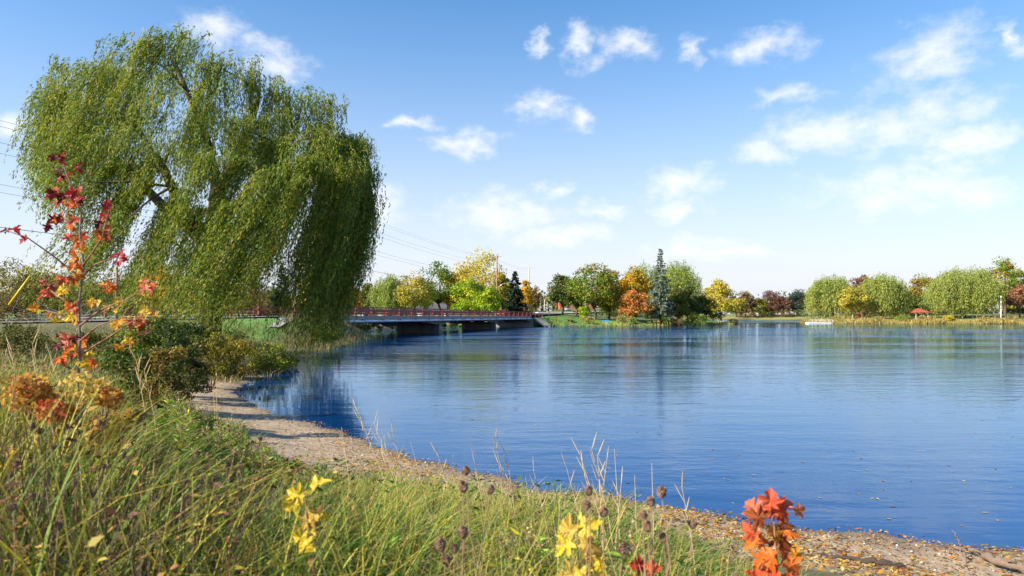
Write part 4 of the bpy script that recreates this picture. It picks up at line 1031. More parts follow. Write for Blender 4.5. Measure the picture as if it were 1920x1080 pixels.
def bench(px, d, label, mat):
    x = (px - 960) / F * d; zb = float(ground_z(x, d))
    root = empty('park_bench', (x, d, zb), label, 'bench')
    MB().box((0, 0, .45), (1.9, .5, .08)).build('seat', M[mat], root)
    MB().box((0, .28, .82), (1.9, .07, .42)).build('backrest', M[mat], root)
    for s in (-.8, .8): MB().box((s, .02, .2), (.1, .46, .44)).build('leg', M[mat], root)
bench(1136, 194, 'blue park bench on the lawn by the water', 'blue_bench')
bench(1352, 226, 'pale bench under the airy yellow tree', 'pale_pole')
for px, lab in ((1043, 'reddish post on the lawn next to the bridge'), (1030, 'short reddish post at the end of the guard rail')):
    d = 188; x = (px - 960) / F * d; zb = float(ground_z(x, d))
    root = empty('bollard', (x, d, zb), lab, 'bollard')
    MB().box((0, 0, .5), (.22, .22, 1.3)).build('shaft', M['red_paint'], root); MB().box((0, 0, 1.18), (.28, .28, .08)).build('cap', M['red_paint'], root)

# ------------------------------------------------------------------ grass of the near bank (stuff)
def ribbons(name, B, h, az, bend, w, tint, segs=4, mat=None):
    n = len(B); s = np.linspace(0, 1, segs + 1)[None, :]
    di = np.stack([np.cos(az), np.sin(az), np.zeros(n)], 1)
    sd = np.stack([-np.sin(az), np.cos(az), np.zeros(n)], 1)
    tw = rng.uniform(-1, 1, n)[:, None]
    sd = unit(sd + di * tw)
    hz = (h * bend)[:, None] * s ** 2; vz = h[:, None] * (s - .30 * bend[:, None] * s ** 3)
    Pm = B[:, None, :] + di[:, None, :] * hz[..., None]; Pm[..., 2] += vz
    wd = (w[:, None] * (1 - s ** 2.2) * .5 + .0006)[..., None]
    V = np.stack([Pm - sd[:, None, :] * wd, Pm + sd[:, None, :] * wd], 2).reshape(-1, 3)
    k = (np.arange(n) * (2 * (segs + 1)))[:, None] + (np.arange(segs) * 2)[None, :]
    Fq = np.stack([k, k + 1, k + 3, k + 2], -1).reshape(-1, 4)
    return mesh_np(name, V, Fq, mat or M['grass'], np.repeat(tint, segs, 0))

TOPX = [-400, 0, 120, 200, 260, 330, 420, 480, 560, 640, 760, 880, 960, 1040, 1130, 1200, 1260, 1330, 1420, 1600]
TOPY = [630, 645, 690, 745, 820, 870, 885, 885, 890, 880, 890, 905, 912, 905, 905, 950, 1000, 1050, 1075, 1120]
def scatter(n, dmin, dmax, smin, power=1.0, azr=(-.74, .40), seed=1):
    g = np.random.default_rng(seed)
    az = g.uniform(*azr, n * 3); u = g.uniform(0, 1, n * 3); d = dmin * (dmax / dmin) ** (u ** power)
    x = np.tan(az) * d; y = d
    s = lake_sd(x, y); ok = s > smin + .45 * np.sin(x * 1.7 + 2) * np.sin(y * 1.1) + g.normal(0, .30, n * 3)
    x, y = x[ok][:n], y[ok][:n]
    return x, y, g
def limit_h(x, y, z, h, slack=0, g=rng):
    px = 960 + x / y * F; yl = np.interp(px, TOPX, TOPY) - slack + g.normal(0, 14, len(x))
    return np.minimum(h, np.maximum(.10, H - (yl - HZ) / F * y - z))

def grass(name, n, dmin, dmax, smin, hr, wr, palette, label, seed, bend=(.15, .7), power=1.0, azr=(-.74, .40), slack=0, patch=None, tuft=9, k=1.0, segs=4):
    """blades growing in tufts: each tuft has its own height, colour cast and lean"""
    x, y, g = scatter(n // tuft, dmin, dmax, smin, power, azr, seed)
    if patch is not None:
        pn = np.sin(x * 1.9 + seed) + np.sin(y * 1.3 - x * .8 + seed * 2) + .7 * np.sin(x * 4.1 + y * 3.3); q = pn > patch + g.normal(0, .4, len(x)); x, y = x[q], y[q]
    nt = len(x); i = np.repeat(np.arange(nt), tuft); m = len(i)
    th = g.uniform(*hr, nt); ta = g.uniform(0, 6.28, nt); tc = pick(palette, nt, g, .36)
    r = .05 + .010 * y[i]; a = g.uniform(0, 6.28, m)
    bx = x[i] + np.cos(a) * r * g.uniform(0, 1, m); by = y[i] + np.sin(a) * r * g.uniform(0, 1, m)
    z = ground_z(bx, by); h = th[i] * g.uniform(.55, 1.1, m); h = limit_h(bx, by, z, h, slack, g)
    az = np.where(g.uniform(size=m) < .55, a, ta[i] + g.normal(0, .5, m)); be = g.uniform(*bend, m)
    w = g.uniform(*wr, m) * np.clip(by / 5, .8, 3.0)
    col = tc[i] * .6 + pick(palette, m, g, .22) * .4
    o = link(name, ribbons(name, np.stack([bx, by, z - .02], 1), h, az, be, w, col * k, segs))
    tag(o, label, 'grass', kind='stuff')
GR = [(6, srgb(96, 128, 40, .62)), (4, srgb(128, 146, 48, .62)), (2, srgb(72, 104, 40, .62)), (2, srgb(176, 168, 62, .62))]
YE = [(5, srgb(202, 178, 62, .62)), (4, srgb(170, 160, 62, .62)), (3, srgb(214, 190, 118, .62)), (1, srgb(196, 130, 52, .62))]
TA = [(6, srgb(206, 178, 128, .62)), (4, srgb(186, 156, 108, .62)), (2, srgb(224, 204, 160, .62)), (2, srgb(150, 120, 88, .62))]
BR = [(5, srgb(120, 96, 76, .62)), (3, srgb(96, 78, 64, .62)), (2, srgb(150, 122, 92, .62))]
grass('green_grass', 24000, 1.75, 17, 2.4, (.25, .9), (.005, .012), GR, 'green grass blades covering the near bank', 21, (.3, 1.5), .95, k=1.45, tuft=12)
grass('yellow_grass', 9500, 1.7, 15, 2.9, (.6, 1.25), (.0035, .007), YE + GR[1:2], 'tall yellow autumn grass on the near bank', 22, (.15, .9), .9, patch=-.6, k=1.5, tuft=14)
grass('dry_grass', 15000, 1.8, 17, 2.3, (.25, .9), (.0025, .005), TA, 'dry straw grass among the green on the near bank', 23, (.2, 1.4), .9, k=1.5, tuft=11)
grass('tall_green_grass', 4000, 1.8, 7, 3.4, (.7, 1.35), (.007, .013), GR + YE[:1], 'tall coarse green and golden grass at the lower left', 29, (.15, 1.0), .85, azr=(-.74, -.16), k=1.6, tuft=12)
grass('matted_thatch', 9000, 1.75, 12, 3.0, (.18, .5), (.003, .007), TA + BR, 'dead matted thatch lying between the living grass', 28, (1.2, 3.0), .9, k=1.2, tuft=8, segs=3)
grass('brown_stalks', 3000, 1.7, 6, 3.2, (.5, 1.2), (.003, .007), BR, 'thin dead brown stalks at the lower left', 24, (.05, .5), .9, azr=(-.74, -.36), tuft=4)
grass('tall_meadow_grass', 13000, 13, 50, 3.2, (.25, .6), (.007, .014), GR + TA[:2], 'rough meadow grass stretching back to the road', 25, (.2, 1.0), .8, azr=(-.72, -.28), slack=400, k=1.2, segs=2)
grass('shore_sedge', 5200, 27, 62, .35, (.25, .6), (.006, .012), GR + TA[:1] * 2, 'green sedge on the bank below the willow', 26, (.2, .9), .9, azr=(-.42, -.22), slack=400, segs=2)
grass('bank_reeds', 5000, 55, 84, .2, (.4, 1.0), (.008, .014), TA + GR[:2], 'tan reeds and grass along the bank up to the bridge', 27, (.1, .6), 1.0, azr=(-.32, -.17), slack=400, segs=2)
def weeds(name, label, n0, azr, hr, lr, W, seed, lw=.38, per=16, patch=None, k=1.0):
    x, y, g = scatter(n0, 1.8, 16, 3.0, .9, azr, seed)
    if patch is not None:
        pn = np.sin(x * 1.6 + seed) + np.sin(y * 1.1 - x * .9 + seed * 2) + .7 * np.sin(x * 3.7 + y * 2.9); q = pn > patch; x, y = x[q], y[q]
    n0 = len(x); i = np.repeat(np.arange(n0), per); m = len(i); hh = g.uniform(*hr, n0); zg = ground_z(x, y)
    hh = np.minimum(hh, limit_h(x, y, zg, hh, 0, g)); u = g.uniform(.05, 1, m)
    ln = g.normal(0, .15, (n0, 2))
    C = np.stack([x[i] + ln[i, 0] * u * hh[i] + g.normal(0, .02, m), y[i] + ln[i, 1] * u * hh[i] + g.normal(0, .02, m), zg[i] + hh[i] * u], 1)
    a = g.uniform(0, 6.28, m); T = np.stack([np.cos(a), np.sin(a), g.uniform(-.4, .8, m)], 1); Ls = g.uniform(*lr, m) * np.clip(y[i] / 6, .8, 2)
    col = pick(W, n0, g, .18)[i] * .6 + pick(W, m, g, .2) * .4
    o = link(name, leaf_mesh(name, C, T, np.array([0, 0, 1.0]) + g.normal(0, .5, (m, 3)), Ls, Ls * lw, col * k, M['grass']))
    tag(o, label, 'weeds', kind='stuff')
WG = [(5, srgb(96, 130, 46, .95)), (3, srgb(62, 96, 40, .95)), (2, srgb(150, 156, 56, .95))]
WR = [(4, srgb(132, 84, 56, .9)), (3, srgb(96, 66, 50, .9)), (2, srgb(196, 140, 70, .9)), (2, srgb(214, 180, 80, .9))]
weeds('green_weeds', 'low leafy green weeds between the grasses of the near bank', 1400, (-.74, .30), (.2, .7), (.03, .085), WG, 78)
weeds('rusty_weeds', 'rusty brown withered weeds at the lower left', 1000, (-.74, -.30), (.3, .95), (.03, .07), WR, 79, .45, 20, -.2)
weeds('withered_weeds', 'brown and yellow withered weeds among the bottom grass', 950, (-.30, .36), (.2, .6), (.025, .06), WR, 80, .45, 16, .2)

# ------------------------------------------------------------------ young maples with single leaves
LEAFCOL = dict(maroon=srgb(112, 22, 34, .8), crimson=srgb(196, 44, 48, .8), red=srgb(232, 96, 60, .85), orange=srgb(238, 122, 50, .88), amber=srgb(240, 156, 40, .85),
               yellow=srgb(246, 204, 60, .85), pale=srgb(236, 190, 90, .8), rust=srgb(170, 84, 44, .8), pink=srgb(236, 122, 92, .85))
LMAT = {k: leaf_mat('maple_leaf_' + k, .38, .5, .3, v) for k, v in LEAFCOL.items()}
HALF = [(0, .02), (.20, -.07), (.40, -.06), (.30, .08), (.24, .15), (.38, .20), (.50, .24), (.66, .43), (.48, .42), (.40, .46), (.22, .43), (.20, .52), (.27, .58), (.36, .70), (.21, .70), (.13, .84), (0, 1.0)]
def maple_mesh(key, v):
    g = np.random.default_rng(v + 5)
    out_ = HALF + [(-x, y) for x, y in HALF[-2:0:-1]]
    P = np.array(out_) * (1 + g.normal(0, .035, (len(out_), 2)))
    k1, k2, k3 = g.uniform(.15, .75), g.uniform(-.75, -.05), g.uniform(-.4, .4)
    def z(x, y): return k1 * np.abs(x) - .0 + k2 * (y - .3) ** 2 + k3 * x * y + .06 * np.sin(9 * x + 5 * y + v)
    V = [(0, .30, z(0, .30))] + [(x, y, z(x, y)) for x, y in P]
    n = len(P); Fc = [(0, 1 + i, 1 + (i + 1) % n) for i in range(n)]
    # petiole
    b = len(V); V += [(-.012, .0, .0), (.012, .0, 0), (.012, -.42, -.12), (-.012, -.42, -.12)]
    me = bpy.data.meshes.new('leaf'); me.from_pydata([tuple(map(float, p)) for p in V], [], Fc + [(b, b + 1, b + 2, b + 3)]); me.materials.append(LMAT[key]); me.update()
    return me
LM = {k: [maple_mesh(k, v) for v in range(4)] for k in LEAFCOL}
from mathutils import Matrix
def leaf(parent, p, normal, tip, size, key, g):
    n = Vector(normal).normalized(); t = Vector(tip); t = (t - n * t.dot(n)).normalized(); x = t.cross(n)
    m = Matrix((x, t, n)).transposed().to_4x4(); m = Matrix.Translation(Vector(p)) @ m @ Matrix.Scale(size, 4)
    o = bpy.data.objects.new('leaf', LM[key][g.integers(0, 4)]); COL.objects.link(o); o.parent = parent; o.matrix_local = m
    return o

def sapling():
    g = np.random.default_rng(3); D = 3.6
    B = at(146, 720, D); B[2] = float(ground_z(B[0], B[1]))
    root = empty('maple_sapling', tuple(B), 'young maple with red and orange leaves in the grass at left', 'tree')
    def W(px, py, dd=0): return tuple(at(px, py, D + dd) - B)
    mb = MB(); mb.tube([(0, 0, -.05), W(146, 720), W(150, 640), W(148, 570), W(157, 500), W(150, 440), W(152, 400), W(130, 340), W(112, 292)], [.008, .0072, .0066, .006, .0054, .0046, .0038, .0028, .0015], 8)
    mb.build('stem', M['stem'], root, True)
    for br in ([(154, 500), (172, 475), (192, 445), (205, 392)], [(150, 520), (100, 480), (52, 446), (12, 432)], [(150, 590), (128, 568), (95, 545)], [(150, 605), (120, 592), (85, 582)],
               [(149, 665), (200, 635), (245, 605), (288, 578)], [(150, 668), (200, 652), (250, 645), (284, 620)], [(150, 520), (180, 495), (222, 480)], [(150, 610), (190, 580), (240, 560), (284, 534)], [(150, 560), (120, 535)], [(149, 640), (185, 610), (235, 595)]):
        k = g.uniform(-.35, .1); mb = MB(); n = len(br)
        mb.tube([W(px, py, k * i / n) for i, (px, py) in enumerate(br)], [.0055 - .0035 * i / (n - 1) for i in range(n)], 6); mb.build('branch', M['twig'], root, True)
    cl = [(110, 295, 18, 10, 8, 'maroon maroon crimson'), (124, 326, 20, 12, 9, 'maroon crimson crimson'), (98, 362, 18, 8, 5, 'maroon crimson'), (142, 358, 24, 13, 12, 'crimson crimson red maroon pink'),
          (130, 384, 22, 12, 10, 'crimson red orange amber'), (112, 408, 22, 14, 11, 'crimson orange red maroon'), (142, 420, 12, 12, 6, 'orange red'), (206, 388, 10, 12, 7, 'maroon crimson'),
          (203, 413, 12, 12, 8, 'crimson maroon red'), (195, 440, 10, 14, 7, 'red orange rust'), (222, 482, 13, 8, 6, 'crimson pink red'), (148, 452, 12, 22, 11, 'orange red amber'), (142, 486, 15, 18, 11, 'orange amber red'),
          (150, 512, 12, 10, 5, 'amber orange'), (18, 432, 14, 5, 5, 'crimson maroon pink'), (50, 443, 4, 4, 1, 'crimson'), (124, 522, 15, 7, 6, 'orange rust red'), (90, 543, 13, 10, 8, 'red crimson rust'), (118, 548, 12, 7, 5, 'yellow amber'),
          (134, 570, 10, 9, 6, 'red orange'), (92, 584, 14, 5, 4, 'amber yellow'), (130, 596, 14, 9, 7, 'yellow amber'), (186, 570, 18, 10, 8, 'yellow amber pale'), (225, 562, 12, 8, 4, 'yellow pale'), (208, 537, 12, 8, 5, 'orange amber'),
          (284, 534, 15, 14, 10, 'orange amber pink'), (238, 600, 16, 8, 6, 'yellow amber'), (272, 578, 14, 12, 7, 'yellow pale orange'), (275, 612, 17, 12, 10, 'orange rust pink'), (214, 608, 12, 6, 4, 'yellow amber'), (232, 644, 12, 10, 5, 'yellow amber'),
          (130, 632, 16, 12, 9, 'crimson pink maroon'), (146, 652, 18, 12, 10, 'amber orange red'), (122, 668, 16, 10, 7, 'red orange yellow'), (170, 676, 18, 10, 7, 'yellow orange'), (108, 640, 10, 10, 3, 'maroon')]
    for px, py, sx, sy, n, keys in cl:
        keys = keys.split(); dd = g.uniform(-.2, .2)
        for _ in range(int(n * 1.05)):
            p = np.array(W(px + g.normal(0, sx * .6), py + g.normal(0, sy * .6), dd + g.normal(0, .05)))
            nr = np.array([-.3, -.75, .5]) + g.normal(0, .55, 3); tp = np.array([g.normal(-.35, .6), g.normal(0, .4), -.45 + g.normal(0, .35)])
            leaf(root, p, nr, tp, g.uniform(.030, .060), keys[g.integers(0, len(keys))], g)
sapling()

def seedling(name, label, D, stem, leaves, seed, size, keys, up=0.0):
    g = np.random.default_rng(seed)
    B = at(*stem[0], D); B[2] = float(ground_z(B[0], B[1])) if D > 1 else B[2]
    root = empty(name, tuple(B), label, 'seedling')
    def W(px, py, dd=0): return np.array(at(px, py, D + dd)) - B
    MB().tube([(0, 0, -.03)] + [tuple(W(*p)) for p in stem[1:]], [.006] + [.004] * (len(stem) - 2) + [.002], 6).build('stem', M['twig'], root, True)
    for q in leaves:
        px, py, ang_, sc = q[:4]; key = q[4] if len(q) > 4 else keys[g.integers(0, len(keys))]
        tp = np.array([math.sin(R(ang_)), -.25, math.cos(R(ang_))]); nr = np.array([-.25, -.75, .45]) + g.normal(0, .42, 3)
        p = W(px, py, g.normal(0, .02)) - tp / np.linalg.norm(tp) * size * sc * .35
        leaf(root, p, nr, tp, size * sc, key, g)
seedling('maple_seedling', 'bright orange-red maple seedling in front of the water at lower right', 2.2, [(1460, 1330), (1462, 1150), (1455, 1040), (1450, 960)],
         [(1418, 950, -28, 1.0, 'pink'), (1446, 938, 0, .9, 'red'), (1470, 942, 18, .8, 'pink'), (1487, 962, 55, 1.0, 'red'), (1422, 972, -70, .95, 'rust'), (1446, 968, 165, .7, 'rust'), (1472, 975, 110, .8, 'rust'), (1430, 960, -45, .9, 'red'), (1500, 958, 70, .6, 'orange'), (1460, 955, 30, .9, 'red'),
          (1418, 1012, -110, 1.05, 'orange'), (1408, 1000, -60, .8, 'red'), (1465, 1012, 150, 1.1, 'rust'), (1450, 1000, 175, .9, 'amber'), (1482, 1000, 100, .8, 'orange'), (1440, 1045, -140, 1.0, 'orange'), (1475, 1040, 160, 1.0, 'red'), (1486, 1062, 130, .9, 'orange'), (1425, 1050, -120, .8, 'orange'), (1450, 1075, 180, 1.0, 'red'), (1420, 1082, -150, .9, 'red'), (1480, 1090, 150, 1.0, 'red'), (1495, 1040, 100, .7, 'amber')], 4, .074, ['red', 'orange'])
seedling('maple_seedling', 'yellow maple seedling by the dried seed heads at bottom middle', 2.4, [(1085, 1260), (1088, 1120), (1082, 1000)],
         [(1062, 992, -60, 1.0), (1098, 988, 50, 1.05), (1058, 1022, -110, .9), (1104, 1022, 120, .8), (1112, 1045, 150, .85), (1126, 1062, 160, .8), (1068, 1078, -90, .9), (1092, 1082, 110, .8)], 5, .092, ['yellow', 'yellow', 'pale'])
seedling('maple_seedling', 'small crimson maple seedling at the bottom edge beside the orange one', 2.3, [(1212, 1270), (1212, 1130), (1208, 1060)],
         [(1196, 1060, -80, .8), (1216, 1052, 20, .8), (1225, 1066, 80, .7), (1206, 1078, 180, .7)], 6, .07, ['crimson', 'red'])
seedling('maple_seedling', 'yellow-leaved seedling in the grass left of the sandy shore', 2.25, [(590, 1250), (588, 1040), (575, 960), (570, 915)],
         [(555, 930, -70, 1.0), (592, 908, 40, .95), (545, 945, -120, .9), (590, 960, 80, 1.0), (575, 975, -160, .8), (592, 985, 150, .8), (560, 1010, -90, 1.0), (580, 1022, 120, .8), (600, 965, 110, .7)], 7, .072, ['yellow', 'pale', 'yellow'])

bush(128, 668, 800, 250, 3.25, [(4, srgb(232, 150, 64, .8)), (3, srgb(236, 176, 84, .8)), (2, srgb(222, 106, 76, .8)), (3, srgb(234, 200, 90, .8)), (2, srgb(150, 120, 54, .8))], 'low orange and pink leaved shrub around the sapling\'s foot', seed=301, leaf=.024, n=4200, leafw=.8, stems=14)
bush(215, 690, 800, 120, 4.2, [(4, srgb(206, 150, 66, .74)), (3, srgb(170, 120, 56, .74)), (2, srgb(120, 116, 50, .74))], 'low amber shrub right of the sapling\'s foot', seed=302, leaf=.036, n=1300, leafw=.8, stems=12)

# ------------------------------------------------------------------ dried seed heads, goldenrod, straw stalks
def ball(r, g, n=16):
    V = []; Fc = []
    for i in range(n + 1):
        th = math.pi * i / n
        for k in range(n):
            a = 2 * math.pi * k / n; rr = r * (1 + (.20 if (i + k) % 2 else -.12) + g.normal(0, .09)); V.append((rr * math.sin(th) * math.cos(a), rr * math.sin(th) * math.sin(a), rr * 1.08 * math.cos(th)))
    for i in range(n):
        for k in range(n): Fc.append((i * n + k, (i + 1) * n + k, (i + 1) * n + (k + 1) % n, i * n + (k + 1) % n))
    return V, Fc
gh = np.random.default_rng(12)
ORD = 'first second third fourth fifth sixth seventh eighth ninth tenth eleventh twelfth thirteenth fourteenth fifteenth sixteenth seventeenth eighteenth nineteenth twentieth'.split()
ORD += ['twenty-' + o for o in ORD[:9]] + ['thirtieth'] + ['thirty-' + o for o in ORD[:9]]
HEADM = []
for v in range(4):
    V, Fc = ball(1.0, gh); HEADM.append(MB().add(V, Fc).mesh('head', M['head']))
def seed_stalk(px, py, d, r, label, group, mat='dry_stem'):
    p = at(px, py, d); bx = p[0] + gh.normal(0, .05); by = p[1] + gh.normal(0, .05); bz = float(ground_z(bx, by))
    root = empty('seed_head_stalk', (bx, by, bz), label, 'dried flower', group)
    t = p - np.array([bx, by, bz]); m = t * .55 + np.array([gh.normal(0, .03), gh.normal(0, .03), 0])
    m2 = t * .82 + np.array([gh.normal(0, .018), gh.normal(0, .018), 0]); MB().tube([(0, 0, -.02), tuple(m), tuple(m2), tuple(t)], [.0034, .0028, .0022, .0018], 5).build('stalk', M[mat], root)
    h = link('head', HEADM[gh.integers(0, 4)], root, t); h.scale = (r * gh.uniform(.85, 1.1), r * gh.uniform(.85, 1.1), r * gh.uniform(.8, 1.15)); h.rotation_euler = (gh.uniform(-.4, .4), gh.uniform(-.4, .4), gh.uniform(0, 6))
for i, (px, py, d) in enumerate(sorted([(874, 882, 2.2), (868, 912, 2.1), (920, 918, 2.2), (1104, 920, 2.0), (1098, 946, 1.95), (1240, 922, 1.9), (1220, 940, 2.05), (1205, 966, 1.9), (1213, 986, 2.0), (1298, 982, 2.1), (1243, 1008, 2.1), (868, 998, 1.9), (825, 1022, 1.9), (852, 1028, 2.0), (835, 1048, 2.0), (1170, 1030, 2.0), (1132, 960, 2.2)])):
    seed_stalk(px, py, d, gh.uniform(.0105, .0140), 'round brown dried seed head at the bottom middle, %s from the left' % ORD[i], 'dried seed heads at the bottom middle')
for i, (px, py, d) in enumerate(sorted([(60, 800, 2.6), (76, 808, 2.7), (125, 800, 2.7), (146, 810, 2.8), (188, 793, 2.8), (100, 838, 2.5), (195, 874, 2.5), (181, 880, 2.6), (172, 925, 2.3), (120, 930, 2.3), (140, 906, 2.4), (65, 885, 2.4), (370, 851, 3), (390, 853, 3), (440, 850, 3), (463, 832, 3.2), (471, 828, 3.2), (488, 822, 3.2), (348, 902, 2.8), (350, 930, 2.7), (390, 929, 2.7), (368, 948, 2.6), (30, 870, 2.5), (18, 892, 2.5), (86, 905, 2.4), (448, 872, 3), (425, 872, 3.1), (60, 930, 2.2), (25, 950, 2.0), (110, 985, 1.9), (330, 975, 2.4)])):
    seed_stalk(px, py, d, gh.uniform(.008, .0115), 'dark dried seed head in the lower-left weeds, %s from the left' % ORD[i], 'dark seed heads in the lower-left weeds')

def goldenrod_meshes(v):
    g = np.random.default_rng(40 + v); h = 1.0
    mb = MB(); tip = (g.normal(0, .06), g.normal(0, .06), h); mb.tube([(0, 0, -.03), (tip[0] * .3, tip[1] * .3, .5), tip], [.005, .004, .002], 6)
    for k in range(9):
        a = g.uniform(0, 6.28); z0 = g.uniform(.62, .93); l = g.uniform(.10, .22) * (1.25 - z0 * .6)
        mb.tube([(tip[0] * z0, tip[1] * z0, z0), (tip[0] * z0 + math.cos(a) * l, tip[1] * z0 + math.sin(a) * l, z0 + l * .75)], [.0025, .001], 4)
    n = 230; z = g.uniform(.12, .97, n); a = g.uniform(0, 6.28, n); di = np.stack([np.cos(a), np.sin(a), g.uniform(-.1, .8, n)], 1)
    C = np.stack([tip[0] * z, tip[1] * z, z], 1) + di * g.uniform(0, .07, n)[:, None]; Ls = g.uniform(.09, .18, n) * (1.2 - .5 * z)
    fol = leaf_mesh('foliage', C, di, np.array([0, 0, 1.0]) + g.normal(0, .4, (n, 3)), Ls, Ls * .22, pick([(5, srgb(128, 164, 60, .95)), (3, srgb(160, 180, 76, .95)), (1, srgb(216, 200, 60, .95))], n, g), M['grass'])
    n = 260; z = .66 + .38 * g.uniform(0, 1, n) ** .8; r = .20 * (1.12 - z) / .46 * g.uniform(.2, 1, n) ** .5 * 1.0; a = g.uniform(0, 6.28, n)
    C = np.stack([tip[0] * z + r * np.cos(a), tip[1] * z + r * np.sin(a), z + g.normal(0, .02, n)], 1); Ls = g.uniform(.010, .022, n)
    tuft = leaf_mesh('seed_tufts', C, g.normal(size=(n, 3)), g.normal(size=(n, 3)), Ls, Ls * .9, pick([(4, srgb(206, 176, 138, .75)), (3, srgb(170, 130, 100, .75)), (2, srgb(190, 190, 110, .75))], n, g), M['grass'])
    return mb.mesh('stem', M['dry_stem']), fol, tuft
GM = [goldenrod_meshes(v) for v in range(5)]
def goldenrod(px, py, d, k, label, group):
    p = at(px, py, d); bz = float(ground_z(p[0], p[1])); h = p[2] - bz
    root = empty('goldenrod_plant', (p[0], p[1], bz), label, 'plant', group, gh.uniform(0, 6))
    root.scale = (h * .9, h * .9, h)
    for nm, me in zip(('stem', 'foliage', 'seed_tufts'), GM[k % 5]):
        c = link(nm, me, root)
        if nm == 'seed_tufts': c['kind'] = 'stuff'
    return root
for i, (px, py, d) in enumerate(sorted([(322, 732, 5.4), (345, 742, 5.3), (372, 756, 5.0), (395, 772, 5.0), (350, 775, 4.7), (302, 768, 5.2), (425, 790, 5.0), (330, 800, 4.5), (378, 806, 4.5), (450, 812, 4.9), (405, 820, 4.5), (280, 805, 4.8), (435, 835, 4.5), (360, 845, 4.1), (468, 840, 4.8), (315, 848, 4.1), (400, 870, 4.0), (485, 862, 4.5), (450, 790, 5.4), (340, 760, 5.0), (410, 800, 4.8)])):
    goldenrod(px, py, d, i, 'seeding goldenrod in the pale green clump, %s from the left' % ORD[i], 'goldenrod clump left of the shore')
for i, (px, py, d) in enumerate(sorted([(505, 1015, 3.0), (540, 1030, 2.9), (480, 1040, 2.8), (160, 850, 3.6), (230, 890, 3.4), (130, 870, 3.3), (260, 930, 3.2), (200, 960, 2.9), (60, 960, 2.8), (300, 1000, 2.8), (1010, 1000, 2.9), (960, 1020, 2.8), (1180, 1000, 3.0), (740, 1020, 2.8), (660, 1040, 2.8), (30, 840, 3.4), (90, 820, 3.6)])):
    goldenrod(px, py, d, i + 2, 'short seeding plant in the near grass, %s from the left' % ORD[i], 'short seeding plants in the grass')

def straw(px, py, d, lean, label, fingers=4, fl=.11, basepx=None):
    p = at(px, py, d); b = p + np.array([lean, 0, 0]); b[2] = float(ground_z(b[0], b[1]))
    root = empty('straw_stalk', tuple(b), label, 'grass stalk', 'tall straw stalks standing above the grass')
    t = p - b; m = t * .6 - np.array([lean * -.12, 0, 0])
    MB().tube([(0, 0, -.02), tuple(m), tuple(t)], [.0036, .0026, .0012], 5).build('stalk', M['straw'], root)
    for k in range(fingers):
        s = .72 + .26 * k / max(1, fingers - 1); q = t * s; a = gh.uniform(0, 6.28); di = unit(np.array([math.cos(a) * .7, math.sin(a) * .4, .9]) + unit(t) * .5)
        MB().tube([tuple(q), tuple(q + di * fl * .5), tuple(q + di * fl)], [.0014, .0030, .0012], 5).build('spikelet', M['straw'], root)
for i, (px, py, d, ln, nf) in enumerate(sorted([(668, 765, 5.2, .35, 5), (700, 790, 4.8, .3, 5), (735, 808, 4.6, .2, 4), (722, 840, 4.6, .25, 4), (925, 822, 4.4, .22, 5), (950, 850, 4.4, .1, 4), (1085, 845, 4.2, .25, 4), (1108, 838, 4.0, .2, 4), (1138, 862, 4.2, -.1, 5), (1120, 850, 4.1, .05, 3), (1152, 842, 4.4, .05, 0), (1190, 890, 4.4, .02, 0), (1222, 868, 4.4, .02, 0), (1278, 910, 4.0, .12, 4), (255, 672, 5.0, .12, 6), (270, 690, 5.1, .14, 5), (60, 640, 4.4, .15, 5), (20, 650, 4.2, .12, 5), (95, 665, 4.6, .2, 4), (405, 690, 7.0, .02, 0), (398, 705, 7.0, .05, 0), (640, 800, 5.4, .1, 0), (600, 815, 5.6, .06, 3), (880, 820, 4.6, .16, 0), (1060, 870, 4.4, .2, 3), (1165, 905, 4.0, -.06, 4), (820, 850, 4.8, .22, 3), (770, 830, 5.0, .2, 0), (1000, 880, 4.2, .16, 3), (1095, 880, 4.3, .24, 3)])):
    straw(px, py, d, ln, 'pale straw stalk above the bank\'s grass, its tip %s from the left' % ORD[i], nf)

# ------------------------------------------------------------------ litter, driftwood, floating leaves
LIT = [srgb(232, 178, 70, .75), srgb(214, 140, 60, .75), srgb(206, 180, 130, .75), srgb(150, 100, 66, .75), srgb(238, 206, 120, .75)]
LITM = [leaf_mat('fallen_leaf_%s' % n, .15, .7, .3, c) for n, c in zip(('gold', 'orange', 'tan', 'brown', 'pale'), LIT)]
def small_leaf(mat, v):
    g = np.random.default_rng(60 + v); o = [(0, 0), (.16, .18), (.22, .42), (.15, .74), (0, 1), (-.15, .74), (-.22, .42), (-.16, .18)]
    k = g.uniform(.1, .5); V = [(0, .45, 0)] + [(x, y, k * abs(x) + .25 * k * (y - .5) ** 2 + .03 * g.normal()) for x, y in o]
    me = bpy.data.meshes.new('fallen_leaf'); me.from_pydata(V, [], [(0, 1 + i, 1 + (i + 1) % 8) for i in range(8)]); me.materials.append(mat); me.update(); return me
SL = [small_leaf(m, v) for v in range(3) for m in LITM]
